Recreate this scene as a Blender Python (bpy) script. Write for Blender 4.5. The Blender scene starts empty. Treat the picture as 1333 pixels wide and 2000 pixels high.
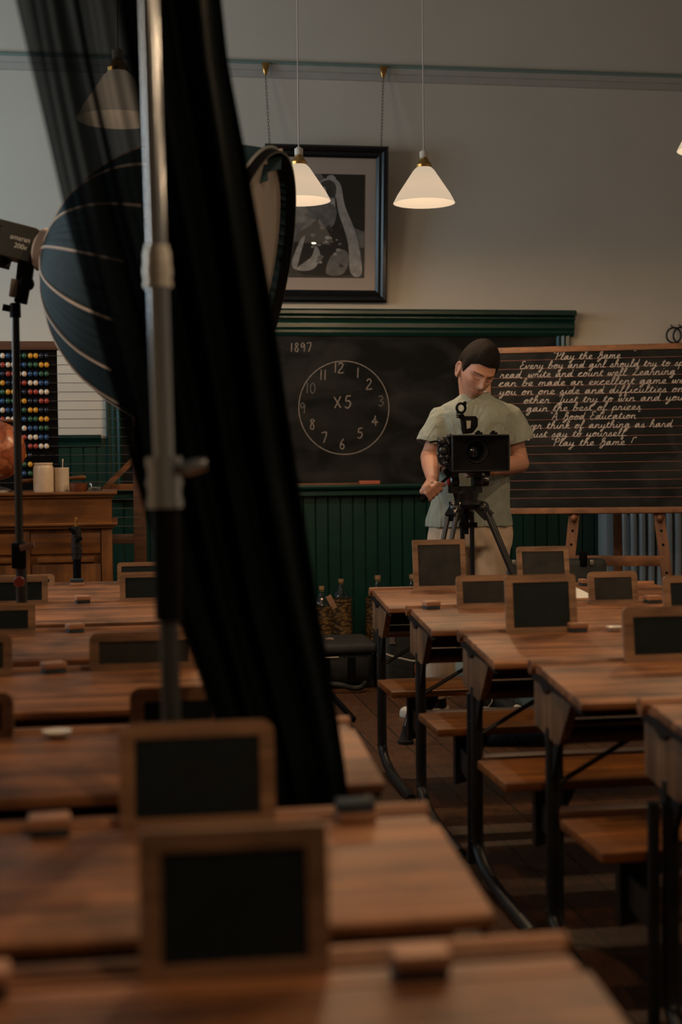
import bpy, bmesh, math, random
from mathutils import Vector, Matrix, Euler
from math import sin, cos, pi, radians, atan, sqrt
V = Vector
S = bpy.context.scene
COL = S.collection
# ------------------------------------------------------------------ camera
FPX, CAMH, YAW, PITCH, ROLL = 2777.8, 1.18, atan(.156), 100 / 2777.8, .010
cF = V((sin(YAW) * cos(PITCH), cos(YAW) * cos(PITCH), -sin(PITCH)))
cR0 = V((cos(YAW), -sin(YAW), 0))
cU0 = cR0.cross(cF)
cR = cos(ROLL) * cR0 - sin(ROLL) * cU0
cU = sin(ROLL) * cR0 + cos(ROLL) * cU0
cC = V((0, 0, CAMH))
cam = bpy.data.cameras.new('camera')
camo = bpy.data.objects.new('camera', cam)
COL.objects.link(camo)
camo.matrix_world = Matrix(((cR.x, cU.x, -cF.x, 0), (cR.y, cU.y, -cF.y, 0), (cR.z, cU.z, -cF.z, CAMH), (0, 0, 0, 1)))
cam.sensor_fit = 'VERTICAL'
cam.sensor_height = 36
cam.sensor_width = 24
cam.lens = 50
cam.clip_start = .05
cam.dof.use_dof = True
cam.dof.focus_distance = 6.3
cam.dof.aperture_fstop = 2.6
cam.dof.aperture_blades = 9
S.camera = camo
# ------------------------------------------------------------------ world, exposure, daylight, added fill
w = bpy.data.worlds.new('world')
S.world = w
w.use_nodes = True
w.node_tree.nodes['Background'].inputs[0].default_value = (.55, .8, 1, 1)
w.node_tree.nodes['Background'].inputs[1].default_value = .12
S.view_settings.view_transform = 'Standard'
S.view_settings.look = 'None'
S.view_settings.gamma = 1
S.view_settings.exposure = 0
S.view_settings.use_curve_mapping = False
cy = S.cycles
cy.use_denoising = True
cy.max_bounces = 7
cy.diffuse_bounces = 4
cy.glossy_bounces = 4
cy.transmission_bounces = 6
cy.transparent_max_bounces = 16
cy.caustics_reflective = False
cy.caustics_refractive = False
cy.sample_clamp_indirect = 3
cy.use_adaptive_sampling = True
cy.adaptive_threshold = .01


def area(name, loc, size, size_y, power, col, rot):
    l = bpy.data.lights.new(name, 'AREA')
    l.shape = 'RECTANGLE'
    l.size, l.size_y = size, size_y
    l.energy, l.color = power, col
    o = bpy.data.objects.new(name, l)
    o.location = loc
    o.rotation_euler = rot
    COL.objects.link(o)
    return o


WALL_L = -2.9
DAY_FILL = 26
BULB = 24.5
area('window_day_and_fill', (WALL_L - .15, 6.8, 2.5), 1.25, 2.0, DAY_FILL * 3.1, (.6, .84, 1), (0, radians(-90), 0))
area('window_day_and_fill', (WALL_L - .15, 4.7, 2.5), 1.25, 2.0, DAY_FILL * 2.3, (1, .87, .70), (0, radians(-90), 0))  # added warm fill light to brighten the back wall, not daylight

# ------------------------------------------------------------------ helpers


def W(px, py, Y):
    d = cF + cR * ((px - 666.5) / FPX) - cU * ((py - 1000) / FPX)
    return cC + d * (Y / d.y)


def WZ(px, py, z):
    d = cF + cR * ((px - 666.5) / FPX) - cU * ((py - 1000) / FPX)
    return cC + d * ((z - CAMH) / d.z)


def WP(px, py, P0, N):
    d = cF + cR * ((px - 666.5) / FPX) - cU * ((py - 1000) / FPX)
    return cC + d * ((P0 - cC).dot(N) / d.dot(N))


def s2l(c):
    return tuple((x / 255 / 12.92 if x / 255 <= .04045 else ((x / 255 + .055) / 1.055) ** 2.4) for x in c)


def tag(o, label, cat, group=None, kind=None):
    if label: o['label'] = label
    if cat: o['category'] = cat
    if group: o['group'] = group
    if kind: o['kind'] = kind
    return o


ORG = {}


def thing(name, label, cat, loc=(0, 0, 0), group=None):
    o = bpy.data.objects.new(name, None)
    o.empty_display_size = .05
    COL.objects.link(o)
    o.location = loc
    ORG[o.name] = V(loc)
    return tag(o, label, cat, group)


def catmull(pts, n=6, closed=False):
    P = [V(p) for p in pts]
    out = []
    m = len(P)
    rng = range(m) if closed else range(m - 1)
    for i in rng:
        p1, p2 = P[i], P[(i + 1) % m]
        p0 = P[(i - 1) % m] if closed or i > 0 else p1
        p3 = P[(i + 2) % m] if closed or i + 2 < m else p2
        for k in range(n):
            t = k / n
            out.append(.5 * ((2 * p1) + (p2 - p0) * t + (2 * p0 - 5 * p1 + 4 * p2 - p3) * t * t + (3 * p1 - p0 - 3 * p2 + p3) * t ** 3))
    if not closed: out.append(P[-1])
    return out


class MB:
    def __init__(s):
        s.v, s.f, s.m = [], [], []

    def add(s, vs, fs, mi=0):
        b = len(s.v)
        s.v += [V(x) for x in vs]
        s.f += [[i + b for i in f] for f in fs]
        s.m += [mi] * len(fs)
        return s

    def box(s, lo, hi, M=None, mi=0):
        x0, y0, z0 = lo
        x1, y1, z1 = hi
        vs = [V(p) for p in ((x0, y0, z0), (x1, y0, z0), (x1, y1, z0), (x0, y1, z0), (x0, y0, z1), (x1, y0, z1), (x1, y1, z1), (x0, y1, z1))]
        if M: vs = [M @ p for p in vs]
        return s.add(vs, [(0, 3, 2, 1), (4, 5, 6, 7), (0, 1, 5, 4), (1, 2, 6, 5), (2, 3, 7, 6), (3, 0, 4, 7)], mi)

    def bar(s, a, b, wx, wz, up=(0, 0, 1), mi=0):
        a, b = V(a), V(b)
        d = (b - a).normalized()
        u = V(up)
        x = d.cross(u)
        if x.length < 1e-5: x = d.cross(V((0, 1, 0)))
        x.normalize()
        u = x.cross(d)
        M = Matrix((x, d, u)).transposed().to_4x4()
        M.translation = a
        return s.box((-wx / 2, 0, -wz / 2), (wx / 2, (b - a).length, wz / 2), M, mi)

    def tube(s, path, r, n=10, caps=True, closed=False, flat=None, mi=0):
        P = [V(p) for p in path]
        m = len(P)
        R = r if isinstance(r, (list, tuple)) else [r] * m
        t0 = (P[1] - P[0]).normalized()
        ref = V((0, 0, 1)) if abs(t0.z) < .9 else V((0, 1, 0))
        if flat: ref = V(flat)
        vs, fs = [], []
        nrm = None
        for i in range(m):
            a = P[i - 1] if (i > 0 or closed) else P[i]
            b = P[(i + 1) % m] if (i < m - 1 or closed) else P[i]
            t = (b - a)
            if t.length < 1e-9: t = t0.copy()
            t.normalize()
            if nrm is None: nrm = t.cross(ref)
            nrm = nrm - t * nrm.dot(t)
            if nrm.length < 1e-6: nrm = t.cross(V((1, 0, 0)))
            nrm.normalize()
            bn = t.cross(nrm)
            rr = R[i] if isinstance(R[i], (tuple, list)) else (R[i], R[i])
            for k in range(n):
                an = 2 * pi * k / n
                vs.append(P[i] + nrm * (rr[0] * cos(an)) + bn * (rr[1] * sin(an)))
        for i in range(m if closed else m - 1):
            j = (i + 1) % m
            for k in range(n):
                k2 = (k + 1) % n
                fs.append((i * n + k, i * n + k2, j * n + k2, j * n + k))
        if caps and not closed:
            fs.append(tuple(range(n))[::-1])
            fs.append(tuple((m - 1) * n + k for k in range(n)))
        return s.add(vs, fs, mi)

    def lathe(s, prof, c=(0, 0, 0), n=24, M=None, mi=0, wob=None):
        vs, fs = [], []
        c = V(c)
        for j, (r, z) in enumerate(prof):
            for k in range(n):
                a = 2 * pi * k / n
                rr = r * (wob(a, j) if wob else 1)
                p = V((rr * cos(a), rr * sin(a), z))
                vs.append((M @ p if M else p) + c)
        for j in range(len(prof) - 1):
            for k in range(n):
                k2 = (k + 1) % n
                fs.append((j * n + k, j * n + k2, (j + 1) * n + k2, (j + 1) * n + k))
        if prof[0][0] > 1e-4: fs.append(tuple(range(n))[::-1])
        if prof[-1][0] > 1e-4: fs.append(tuple((len(prof) - 1) * n + k for k in range(n)))
        return s.add(vs, fs, mi)

    def sphere(s, c, r, n=16, m=10, M=None, mi=0):
        r3 = V(r) if isinstance(r, (tuple, list, Vector)) else V((r, r, r))
        c = V(c)
        vs, fs = [], []
        for j in range(m + 1):
            th = pi * j / m
            for k in range(n):
                a = 2 * pi * k / n
                p = V((r3.x * sin(th) * cos(a), r3.y * sin(th) * sin(a), r3.z * cos(th)))
                vs.append((M @ p if M else p) + c)
        for j in range(m):
            for k in range(n):
                k2 = (k + 1) % n
                fs.append((j * n + k, (j + 1) * n + k, (j + 1) * n + k2, j * n + k2))
        return s.add(vs, fs, mi)

    def cap(s, a, b, r0, r1, n=14):  # tapered capsule
        a, b = V(a), V(b)
        d = (b - a)
        L = d.length
        d.normalize()
        path, R = [], []
        for k in range(5):
            t = pi / 2 * k / 5
            path.append(a - d * r0 * cos(t)); R.append(max(r0 * sin(t), 1e-4))
        for k in range(4):
            t = k / 3
            path.append(a + d * L * t); R.append(r0 + (r1 - r0) * t)
        for k in range(1, 6):
            t = pi / 2 * k / 5
            path.append(b + d * r1 * sin(t)); R.append(max(r1 * cos(t), 1e-4))
        return s.tube(path, R, n)

    def prism(s, poly, lo, hi, axis='x', M=None, mi=0):
        n = len(poly)

        def mk(p, t):
            q = {'x': (t, p[0], p[1]), 'y': (p[0], t, p[1]), 'z': (p[0], p[1], t)}[axis]
            return M @ V(q) if M else V(q)
        vs = [mk(p, lo) for p in poly] + [mk(p, hi) for p in poly]
        fs = [tuple(range(n)), tuple(range(2 * n - 1, n - 1, -1))] + [(i, i + n, (i + 1) % n + n, (i + 1) % n) for i in range(n)]
        return s.add(vs, fs, mi)

    def mesh(s, name, mats, smooth=35, bevel=0, off=None):
        me = bpy.data.meshes.new(name)
        vs = s.v if off is None else [p - off for p in s.v]
        me.from_pydata([tuple(p) for p in vs], [], s.f)
        for mm in (mats if isinstance(mats, (list, tuple)) else [mats]): me.materials.append(mm)
        for p, mi in zip(me.polygons, s.m): p.material_index = mi
        bm = bmesh.new()
        bm.from_mesh(me)
        bmesh.ops.remove_doubles(bm, verts=bm.verts, dist=1e-6)
        bmesh.ops.recalc_face_normals(bm, faces=bm.faces)
        if bevel:
            es = [e for e in bm.edges if len(e.link_faces) == 2 and e.calc_face_angle(0) > radians(40)]
            bmesh.ops.bevel(bm, geom=es, offset=bevel, segments=2, affect='EDGES', profile=.6, clamp_overlap=True)
        bm.to_mesh(me)
        bm.free()
        if smooth:
            for p in me.polygons: p.use_smooth = True
            if smooth < 180: me.set_sharp_from_angle(angle=radians(smooth))
        return me

    def build(s, name, mats, parent=None, smooth=35, bevel=0, label=None, origin=None):
        off = None
        root = parent
        if root:
            while root.parent: root = root.parent
            off = ORG.get(root.name)
        if origin is not None: off = V(origin)
        o = bpy.data.objects.new(name, s.mesh(name, mats, smooth, bevel, off))
        COL.objects.link(o)
        if parent: o.parent = parent
        elif origin is not None: o.location = origin
        if label: o['label'] = label
        return o


def kids(o):
    return [c for c in bpy.data.objects if c.parent == o]


KID = {}


def copy_tree(o, parent=None):
    c = o.copy()
    COL.objects.link(c)
    if parent: c.parent = parent
    for ch in KID.setdefault(o.name, kids(o)): copy_tree(ch, c)
    return c


def bake(o, mods):
    """apply modifiers to an object's mesh"""
    for t, kw in mods:
        m = o.modifiers.new(t, t)
        for k, v in kw.items(): setattr(m, k, v)
    dg = bpy.context.evaluated_depsgraph_get()
    dg.update()
    me = bpy.data.meshes.new_from_object(o.evaluated_get(dg))
    o.modifiers.clear()
    o.data = me
    return o


# ------------------------------------------------------------------ materials


def nodes(name):
    m = bpy.data.materials.new(name)
    m.use_nodes = True
    nt = m.node_tree
    return m, nt, nt.nodes['Principled BSDF']


def N(nt, t, **kw):
    n = nt.nodes.new(t)
    for k, v in kw.items():
        if k.startswith('i_'): n.inputs[int(k[2:])].default_value = v
        else: setattr(n, k, v)
    return n


def plain(name, c, rough=.6, metal=0, var=.12, scale=12, bump=0, bscale=200, coat=0, spec=.5):
    m, nt, b = nodes(name)
    L = nt.links.new
    tc = N(nt, 'ShaderNodeTexCoord')
    nz = N(nt, 'ShaderNodeTexNoise')
    nz.inputs['Scale'].default_value = scale
    nz.inputs['Detail'].default_value = 4
    L(tc.outputs['Object'], nz.inputs['Vector'])
    rp = N(nt, 'ShaderNodeValToRGB')
    rp.color_ramp.elements[0].position = .3
    rp.color_ramp.elements[1].position = .7
    rp.color_ramp.elements[0].color = tuple(x * (1 - var) for x in c) + (1,)
    rp.color_ramp.elements[1].color = tuple(min(1, x * (1 + var)) for x in c) + (1,)
    L(nz.outputs['Fac'], rp.inputs[0])
    L(rp.outputs[0], b.inputs['Base Color'])
    b.inputs['Roughness'].default_value = rough
    b.inputs['Metallic'].default_value = metal
    b.inputs['Coat Weight'].default_value = coat
    b.inputs['Specular IOR Level'].default_value = spec
    if bump:
        n2 = N(nt, 'ShaderNodeTexNoise')
        n2.inputs['Scale'].default_value = bscale
        L(tc.outputs['Object'], n2.inputs['Vector'])
        bp = N(nt, 'ShaderNodeBump')
        bp.inputs['Strength'].default_value = bump
        bp.inputs['Distance'].default_value = .01
        L(n2.outputs['Fac'], bp.inputs['Height'])
        L(bp.outputs[0], b.inputs['Normal'])
    return m


def wood(name, c0, c1, axis=0, sc=9, rough=.5, stain=.35, rnd=True, coat=0):
    m, nt, b = nodes(name)
    L = nt.links.new
    tc = N(nt, 'ShaderNodeTexCoord')
    mp = N(nt, 'ShaderNodeMapping')
    scl = [sc, sc, sc]
    scl[axis] = sc * .07
    mp.inputs['Scale'].default_value = scl
    L(tc.outputs['Object'], mp.inputs['Vector'])
    oi = N(nt, 'ShaderNodeObjectInfo')
    vm = N(nt, 'ShaderNodeVectorMath', operation='SCALE')
    vm.inputs[0].default_value = (37, 53, 29)
    L(oi.outputs['Random'], vm.inputs['Scale'])
    ad = N(nt, 'ShaderNodeVectorMath', operation='ADD')
    L(mp.outputs[0], ad.inputs[0])
    L(vm.outputs[0], ad.inputs[1])
    nz = N(nt, 'ShaderNodeTexNoise')
    nz.inputs['Scale'].default_value = 3
    nz.inputs['Detail'].default_value = 7
    nz.inputs['Roughness'].default_value = .62
    nz.inputs['Distortion'].default_value = .6
    L(ad.outputs[0], nz.inputs['Vector'])
    rp = N(nt, 'ShaderNodeValToRGB')
    rp.color_ramp.elements[0].position = .32
    rp.color_ramp.elements[1].position = .66
    rp.color_ramp.elements[0].color = c0 + (1,)
    rp.color_ramp.elements[1].color = c1 + (1,)
    L(nz.outputs['Fac'], rp.inputs[0])
    st = N(nt, 'ShaderNodeTexNoise')
    st.inputs['Scale'].default_value = 6
    st.inputs['Detail'].default_value = 3
    a2 = N(nt, 'ShaderNodeVectorMath', operation='ADD')
    L(tc.outputs['Object'], a2.inputs[0])
    L(vm.outputs[0], a2.inputs[1])
    L(a2.outputs[0], st.inputs['Vector'])
    r2 = N(nt, 'ShaderNodeValToRGB')
    r2.color_ramp.elements[0].position = .33
    r2.color_ramp.elements[1].position = .55
    r2.color_ramp.elements[0].color = (1 - stain,) * 3 + (1,)
    r2.color_ramp.elements[1].color = (1, 1, 1, 1)
    L(st.outputs['Fac'], r2.inputs[0])
    mx = N(nt, 'ShaderNodeMix', data_type='RGBA', blend_type='MULTIPLY')
    mx.inputs[0].default_value = 1
    L(rp.outputs[0], mx.inputs[6])
    L(r2.outputs[0], mx.inputs[7])
    L(mx.outputs[2], b.inputs['Base Color'])
    b.inputs['Roughness'].default_value = rough
    b.inputs['Coat Weight'].default_value = coat
    bp = N(nt, 'ShaderNodeBump')
    bp.inputs['Strength'].default_value = .15
    bp.inputs['Distance'].default_value = .003
    L(nz.outputs['Fac'], bp.inputs['Height'])
    L(bp.outputs[0], b.inputs['Normal'])
    return m


def emit(name, c, st):
    m, nt, b = nodes(name)
    b.inputs['Base Color'].default_value = c + (1,)
    b.inputs['Emission Color'].default_value = c + (1,)
    b.inputs['Emission Strength'].default_value = st
    return m


def glass(name, tint=(1, 1, 1), glossy=1.0, rough=.0):
    m, nt, b = nodes(name)
    L = nt.links.new
    nt.nodes.remove(b)
    out = nt.nodes['Material Output']
    tr = N(nt, 'ShaderNodeBsdfTransparent')
    tr.inputs[0].default_value = tint + (1,)
    gl = N(nt, 'ShaderNodeBsdfGlossy')
    gl.inputs['Roughness'].default_value = rough
    fr = N(nt, 'ShaderNodeFresnel')
    fr.inputs[0].default_value = 1.5
    mu = N(nt, 'ShaderNodeMath', operation='MULTIPLY')
    mu.inputs[1].default_value = glossy
    mix = N(nt, 'ShaderNodeMixShader')
    L(fr.outputs[0], mu.inputs[0])
    ge = N(nt, 'ShaderNodeNewGeometry')
    fb_ = N(nt, 'ShaderNodeMath', operation='SUBTRACT')
    fb_.inputs[0].default_value = 1
    L(ge.outputs['Backfacing'], fb_.inputs[1])
    m3 = N(nt, 'ShaderNodeMath', operation='MULTIPLY')
    L(mu.outputs[0], m3.inputs[0])
    L(fb_.outputs[0], m3.inputs[1])
    L(m3.outputs[0], mix.inputs[0])
    L(tr.outputs[0], mix.inputs[1])
    L(gl.outputs[0], mix.inputs[2])
    L(mix.outputs[0], out.inputs[0])
    return m


M_desk = wood('desk_wood', (.085, .03, .01), (.42, .172, .068), 0, 9, .5, .55)
M_deskd = wood('desk_side_wood', (.09, .045, .02), (.27, .135, .06), 2, 9, .55, .4)
M_bench = wood('bench_wood', (.1, .03, .005), (.29, .095, .014), 0, 9, .45, .3)
M_rail = wood('dark_rail_wood', (.04, .016, .008), (.12, .045, .02), 0, 9, .5, .2)
M_iron = plain('black_iron', (.012, .013, .015), .42, .3, .3, 30)
M_frame = wood('slate_frame_wood', (.15, .082, .044), (.38, .22, .13), 0, 14, .55, .3)
M_slate = plain('slate', (.0075, .0145, .0185), .7, 0, .25, 18, spec=.25)
M_slated = plain('dusty_slate', (.036, .037, .037), .8, 0, .3, 14, spec=.2)
M_er_wood = wood('eraser_wood', (.3, .14, .08), (.5, .26, .16), 0, 14, .55, .2)
M_felt = plain('eraser_felt', (.03, .045, .06), .95, 0, .3, 60, .3)
M_dish = plain('white_ceramic', (.75, .72, .66), .25, 0, .05)
M_wall = plain('cream_wall_paint', (.70, .64, .555), .75, 0, .03, 2.5, .04, 300)
M_ceil = plain('ceiling_paint', (.5, .48, .44), .8, 0, .03)
M_green = plain('green_gloss_paint', (.004, .035, .0275), .3, 0, .12, 6, .06, 60)
M_rail_w = plain('picture_rail_paint', (.5, .47, .43), .5, 0, .04)
M_rail_g = plain('picture_rail_green', (.22, .30, .27), .5, 0, .05)
M_black = plain('matt_black', (.004, .004, .005), .6, 0, .2, spec=.06)
M_blackg = plain('satin_black', (.014, .015, .018), .28, 0, .2)
M_rubber = plain('black_rubber', (.01, .01, .011), .8, 0, .2)
M_chrome = plain('chrome', (.36, .39, .43), .2, 1, .03)
M_steel = plain('brushed_steel', (.45, .44, .42), .38, 1, .06)
M_brass = plain('brass', (.55, .32, .1), .3, 1, .1)
M_chalk = plain('chalk', (.38, .335, .31), .95, 0, .3, 90)
M_chalkn = plain('thin_chalk', (.27, .235, .215), .95, 0, .35, 90)
M_chalkf = plain('rubbed_chalk', (.13, .12, .115), .95, 0, .4, 90)
M_redline = plain('red_ruling', (.14, .052, .04), .8, 0, .35, 20)
M_white = plain('white_paper', (.8, .76, .7), .7, 0, .03)
M_oak = wood('teacher_desk_oak', (.09, .03, .007), (.26, .095, .022), 0, 7, .4, .35)
M_oakp = wood('teacher_desk_panel', (.09, .03, .007), (.26, .095, .022), 2, 7, .4, .35)
M_easel = wood('easel_wood', (.1, .038, .015), (.25, .1, .04), 2, 8, .5, .4)
M_easelh = wood('easel_rail_wood', (.1, .038, .014), (.27, .105, .038), 0, 8, .5, .3)
M_stone = plain('stoneware', (.62, .50, .38), .35, 0, .06, 30)
M_stone2 = plain('pale_stoneware', (.72, .62, .5), .35, 0, .05, 30)
M_case = plain('hard_case_plastic', (.022, .026, .026), .55, 0, .2, 40, .1)


def board_mat(name):
    m, nt, b = nodes(name)
    L = nt.links.new
    tc = N(nt, 'ShaderNodeTexCoord')
    mp = N(nt, 'ShaderNodeMapping')
    mp.inputs['Scale'].default_value = (1.2, 1, 2.2)
    mp.inputs['Rotation'].default_value = (0, .5, 0)
    L(tc.outputs['Object'], mp.inputs[0])
    nz = N(nt, 'ShaderNodeTexNoise')
    nz.inputs['Scale'].default_value = 2.2
    nz.inputs['Detail'].default_value = 6
    nz.inputs['Distortion'].default_value = 1.2
    L(mp.outputs[0], nz.inputs[0])
    rp = N(nt, 'ShaderNodeValToRGB')
    e = rp.color_ramp.elements
    e[0].position = .42
    e[0].color = (.008, .009, .009, 1)
    e[1].position = .8
    e[1].color = (.036, .035, .034, 1)
    L(nz.outputs['Fac'], rp.inputs[0])
    L(rp.outputs[0], b.inputs['Base Color'])
    b.inputs['Roughness'].default_value = .75
    b.inputs['Specular IOR Level'].default_value = .12
    return m


M_board = board_mat('blackboard_paint')


def floor_mat():
    m, nt, b = nodes('floor_boards')
    L = nt.links.new
    tc = N(nt, 'ShaderNodeTexCoord')
    mp = N(nt, 'ShaderNodeMapping')
    mp.inputs['Rotation'].default_value = (0, 0, pi / 2)
    L(tc.outputs['Object'], mp.inputs[0])
    br = N(nt, 'ShaderNodeTexBrick')
    br.inputs['Scale'].default_value = 1
    br.inputs['Brick Width'].default_value = 2.6
    br.inputs['Row Height'].default_value = .145
    br.inputs['Mortar Size'].default_value = .0035
    br.inputs['Color1'].default_value = (.062, .023, .008, 1)
    br.inputs['Color2'].default_value = (.095, .037, .013, 1)
    br.inputs['Mortar'].default_value = (.012, .006, .003, 1)
    L(mp.outputs[0], br.inputs['Vector'])
    m2 = N(nt, 'ShaderNodeMapping')
    m2.inputs['Scale'].default_value = (14, 2.2, 1)
    L(tc.outputs['Object'], m2.inputs[0])
    nz = N(nt, 'ShaderNodeTexNoise')
    nz.inputs['Scale'].default_value = 5
    nz.inputs['Detail'].default_value = 9
    nz.inputs['Roughness'].default_value = .75
    L(m2.outputs[0], nz.inputs[0])
    rp = N(nt, 'ShaderNodeValToRGB')
    rp.color_ramp.elements[0].position = .35
    rp.color_ramp.elements[0].color = (.45, .42, .4, 1)
    rp.color_ramp.elements[1].position = .68
    rp.color_ramp.elements[1].color = (1.5, 1.45, 1.4, 1)
    L(nz.outputs['Fac'], rp.inputs[0])
    mx = N(nt, 'ShaderNodeMix', data_type='RGBA', blend_type='MULTIPLY')
    mx.inputs[0].default_value = 1
    L(br.outputs['Color'], mx.inputs[6])
    L(rp.outputs[0], mx.inputs[7])
    L(mx.outputs[2], b.inputs['Base Color'])
    b.inputs['Roughness'].default_value = .55
    return m


def cloth_mat(name, c, wr=.5, scale=(9, 9, 3.5), dist=.02):
    m, nt, b = nodes(name)
    L = nt.links.new
    tc = N(nt, 'ShaderNodeTexCoord')
    mp = N(nt, 'ShaderNodeMapping')
    mp.inputs['Scale'].default_value = scale
    mp.inputs['Rotation'].default_value = (0, .35, 0)
    L(tc.outputs['Object'], mp.inputs[0])
    nz = N(nt, 'ShaderNodeTexNoise')
    nz.inputs['Scale'].default_value = 1.3
    nz.inputs['Detail'].default_value = 3
    nz.inputs['Distortion'].default_value = 1.4
    L(mp.outputs[0], nz.inputs[0])
    bp = N(nt, 'ShaderNodeBump')
    bp.inputs['Strength'].default_value = wr
    bp.inputs['Distance'].default_value = dist
    L(nz.outputs['Fac'], bp.inputs['Height'])
    L(bp.outputs[0], b.inputs['Normal'])
    b.inputs['Base Color'].default_value = c + (1,)
    b.inputs['Roughness'].default_value = .9
    b.inputs['Specular IOR Level'].default_value = .2
    b.inputs['Sheen Weight'].default_value = .15
    return m


def sheer_mat(name, c, t):
    """thin woven cloth: lets a little light straight through, less so at a slant"""
    m, nt, b = nodes(name)
    L = nt.links.new
    out = nt.nodes['Material Output']
    b.inputs['Base Color'].default_value = c + (1,)
    b.inputs['Roughness'].default_value = .95
    b.inputs['Specular IOR Level'].default_value = .02
    tr = N(nt, 'ShaderNodeBsdfTransparent')
    tc = N(nt, 'ShaderNodeTexCoord')
    lw = N(nt, 'ShaderNodeLayerWeight')
    lw.inputs[0].default_value = .5
    inv = N(nt, 'ShaderNodeMath', operation='SUBTRACT')
    inv.inputs[0].default_value = 1
    L(lw.outputs['Facing'], inv.inputs[1])
    pw = N(nt, 'ShaderNodeMath', operation='POWER')
    pw.inputs[1].default_value = 1.6
    L(inv.outputs[0], pw.inputs[0])
    mu = N(nt, 'ShaderNodeMath', operation='MULTIPLY')
    mu.inputs[1].default_value = t
    L(pw.outputs[0], mu.inputs[0])
    mix = N(nt, 'ShaderNodeMixShader')
    L(mu.outputs[0], mix.inputs[0])
    L(b.outputs[0], mix.inputs[1])
    L(tr.outputs[0], mix.inputs[2])
    L(mix.outputs[0], out.inputs[0])
    return m


# ------------------------------------------------------------------ room shell
WY = 8.6
XR, YB, ZC = 5.6, -3.2, 4.4


def struct(o, label=None):
    o['kind'] = 'structure'
    if label: o['label'] = label
    return o


M_floor = floor_mat()
b = MB()
b.box((WALL_L - .2, YB - .2, -.1), (XR + .2, WY + .2, 0))
struct(b.build('floor', M_floor))
b = MB()
b.box((WALL_L - .2, YB - .2, ZC), (XR + .2, WY + .2, ZC + .1))
struct(b.build('ceiling', M_ceil))
b = MB()
b.box((WALL_L - .2, WY, 0), (XR + .2, WY + .2, ZC))
struct(b.build('wall_back', M_wall))
b = MB()
b.box((XR, YB, 0), (XR + .2, WY, ZC))
struct(b.build('wall_right', M_wall))
b = MB()
b.box((WALL_L, YB - .2, 0), (XR, YB, ZC))
struct(b.build('wall_front', M_wall))
b = MB()  # left wall with two tall window openings
ys = [YB, 4.0, 5.4, 6.1, 7.5, WY]
for i in range(5):
    if i in (1, 3):
        b.box((WALL_L - .2, ys[i], 0), (WALL_L, ys[i + 1], 1.45))
        b.box((WALL_L - .2, ys[i], 3.4), (WALL_L, ys[i + 1], ZC))
    else:
        b.box((WALL_L - .2, ys[i], 0), (WALL_L, ys[i + 1], ZC))
struct(b.build('wall_left', M_wall))
for k, (y0, y1) in enumerate(((4.0, 5.4), (6.1, 7.5))):
    b = MB()
    for yy in (y0, (y0 + y1) / 2 - .02, y1 - .04): b.box((WALL_L - .1, yy, 1.45), (WALL_L - .05, yy + .04, 3.4))
    for zz in (1.45, 2.4, 3.36): b.box((WALL_L - .099, y0, zz), (WALL_L - .051, y1, zz + .04))
    struct(b.build('window_%d' % (k + 1), M_green))
# wainscot of tongue-and-groove boards, dado rail, picture rail
DADO = W(120, 850, WY).z
b = MB()
x = WALL_L
BW = .077
while x < XR:
    b.prism([(x + .001, WY), (x + .001, WY - .012), (x + .006, WY - .02), (x + BW - .006, WY - .02), (x + BW - .001, WY - .012), (x + BW - .001, WY)], .0, DADO - .02, 'z')
    x += BW
struct(b.build('trim_1', M_green, smooth=20), 'green tongue and groove wainscot along the back wall')
b = MB()
b.prism([(WY, DADO - .07), (WY - .03, DADO - .07), (WY - .034, DADO - .045), (WY - .055, DADO - .02), (WY - .06, DADO), (WY, DADO)], WALL_L, -.1, 'x')
b.prism([(WY, DADO - .07), (WY - .03, DADO - .07), (WY - .034, DADO - .045), (WY - .055, DADO - .02), (WY - .06, DADO), (WY, DADO)], 2.83, XR, 'x')
struct(b.build('trim_2', M_green, smooth=20), 'green dado rail capping the wainscot')
RZ = W(660, 133, WY).z
b = MB()
b.prism([(WY, RZ - .075), (WY - .012, RZ - .07), (WY - .014, RZ - .035), (WY - .026, RZ - .03), (WY - .03, RZ), (WY, RZ)], WALL_L, XR, 'x', mi=0)
b.prism([(WY, RZ), (WY - .03, RZ), (WY - .036, RZ + .012), (WY - .03, RZ + .024), (WY, RZ + .024)], WALL_L, XR, 'x', mi=1)
struct(b.build('trim_3', [M_rail_w, M_rail_g], smooth=20), 'picture rail high on the back wall')

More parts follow.
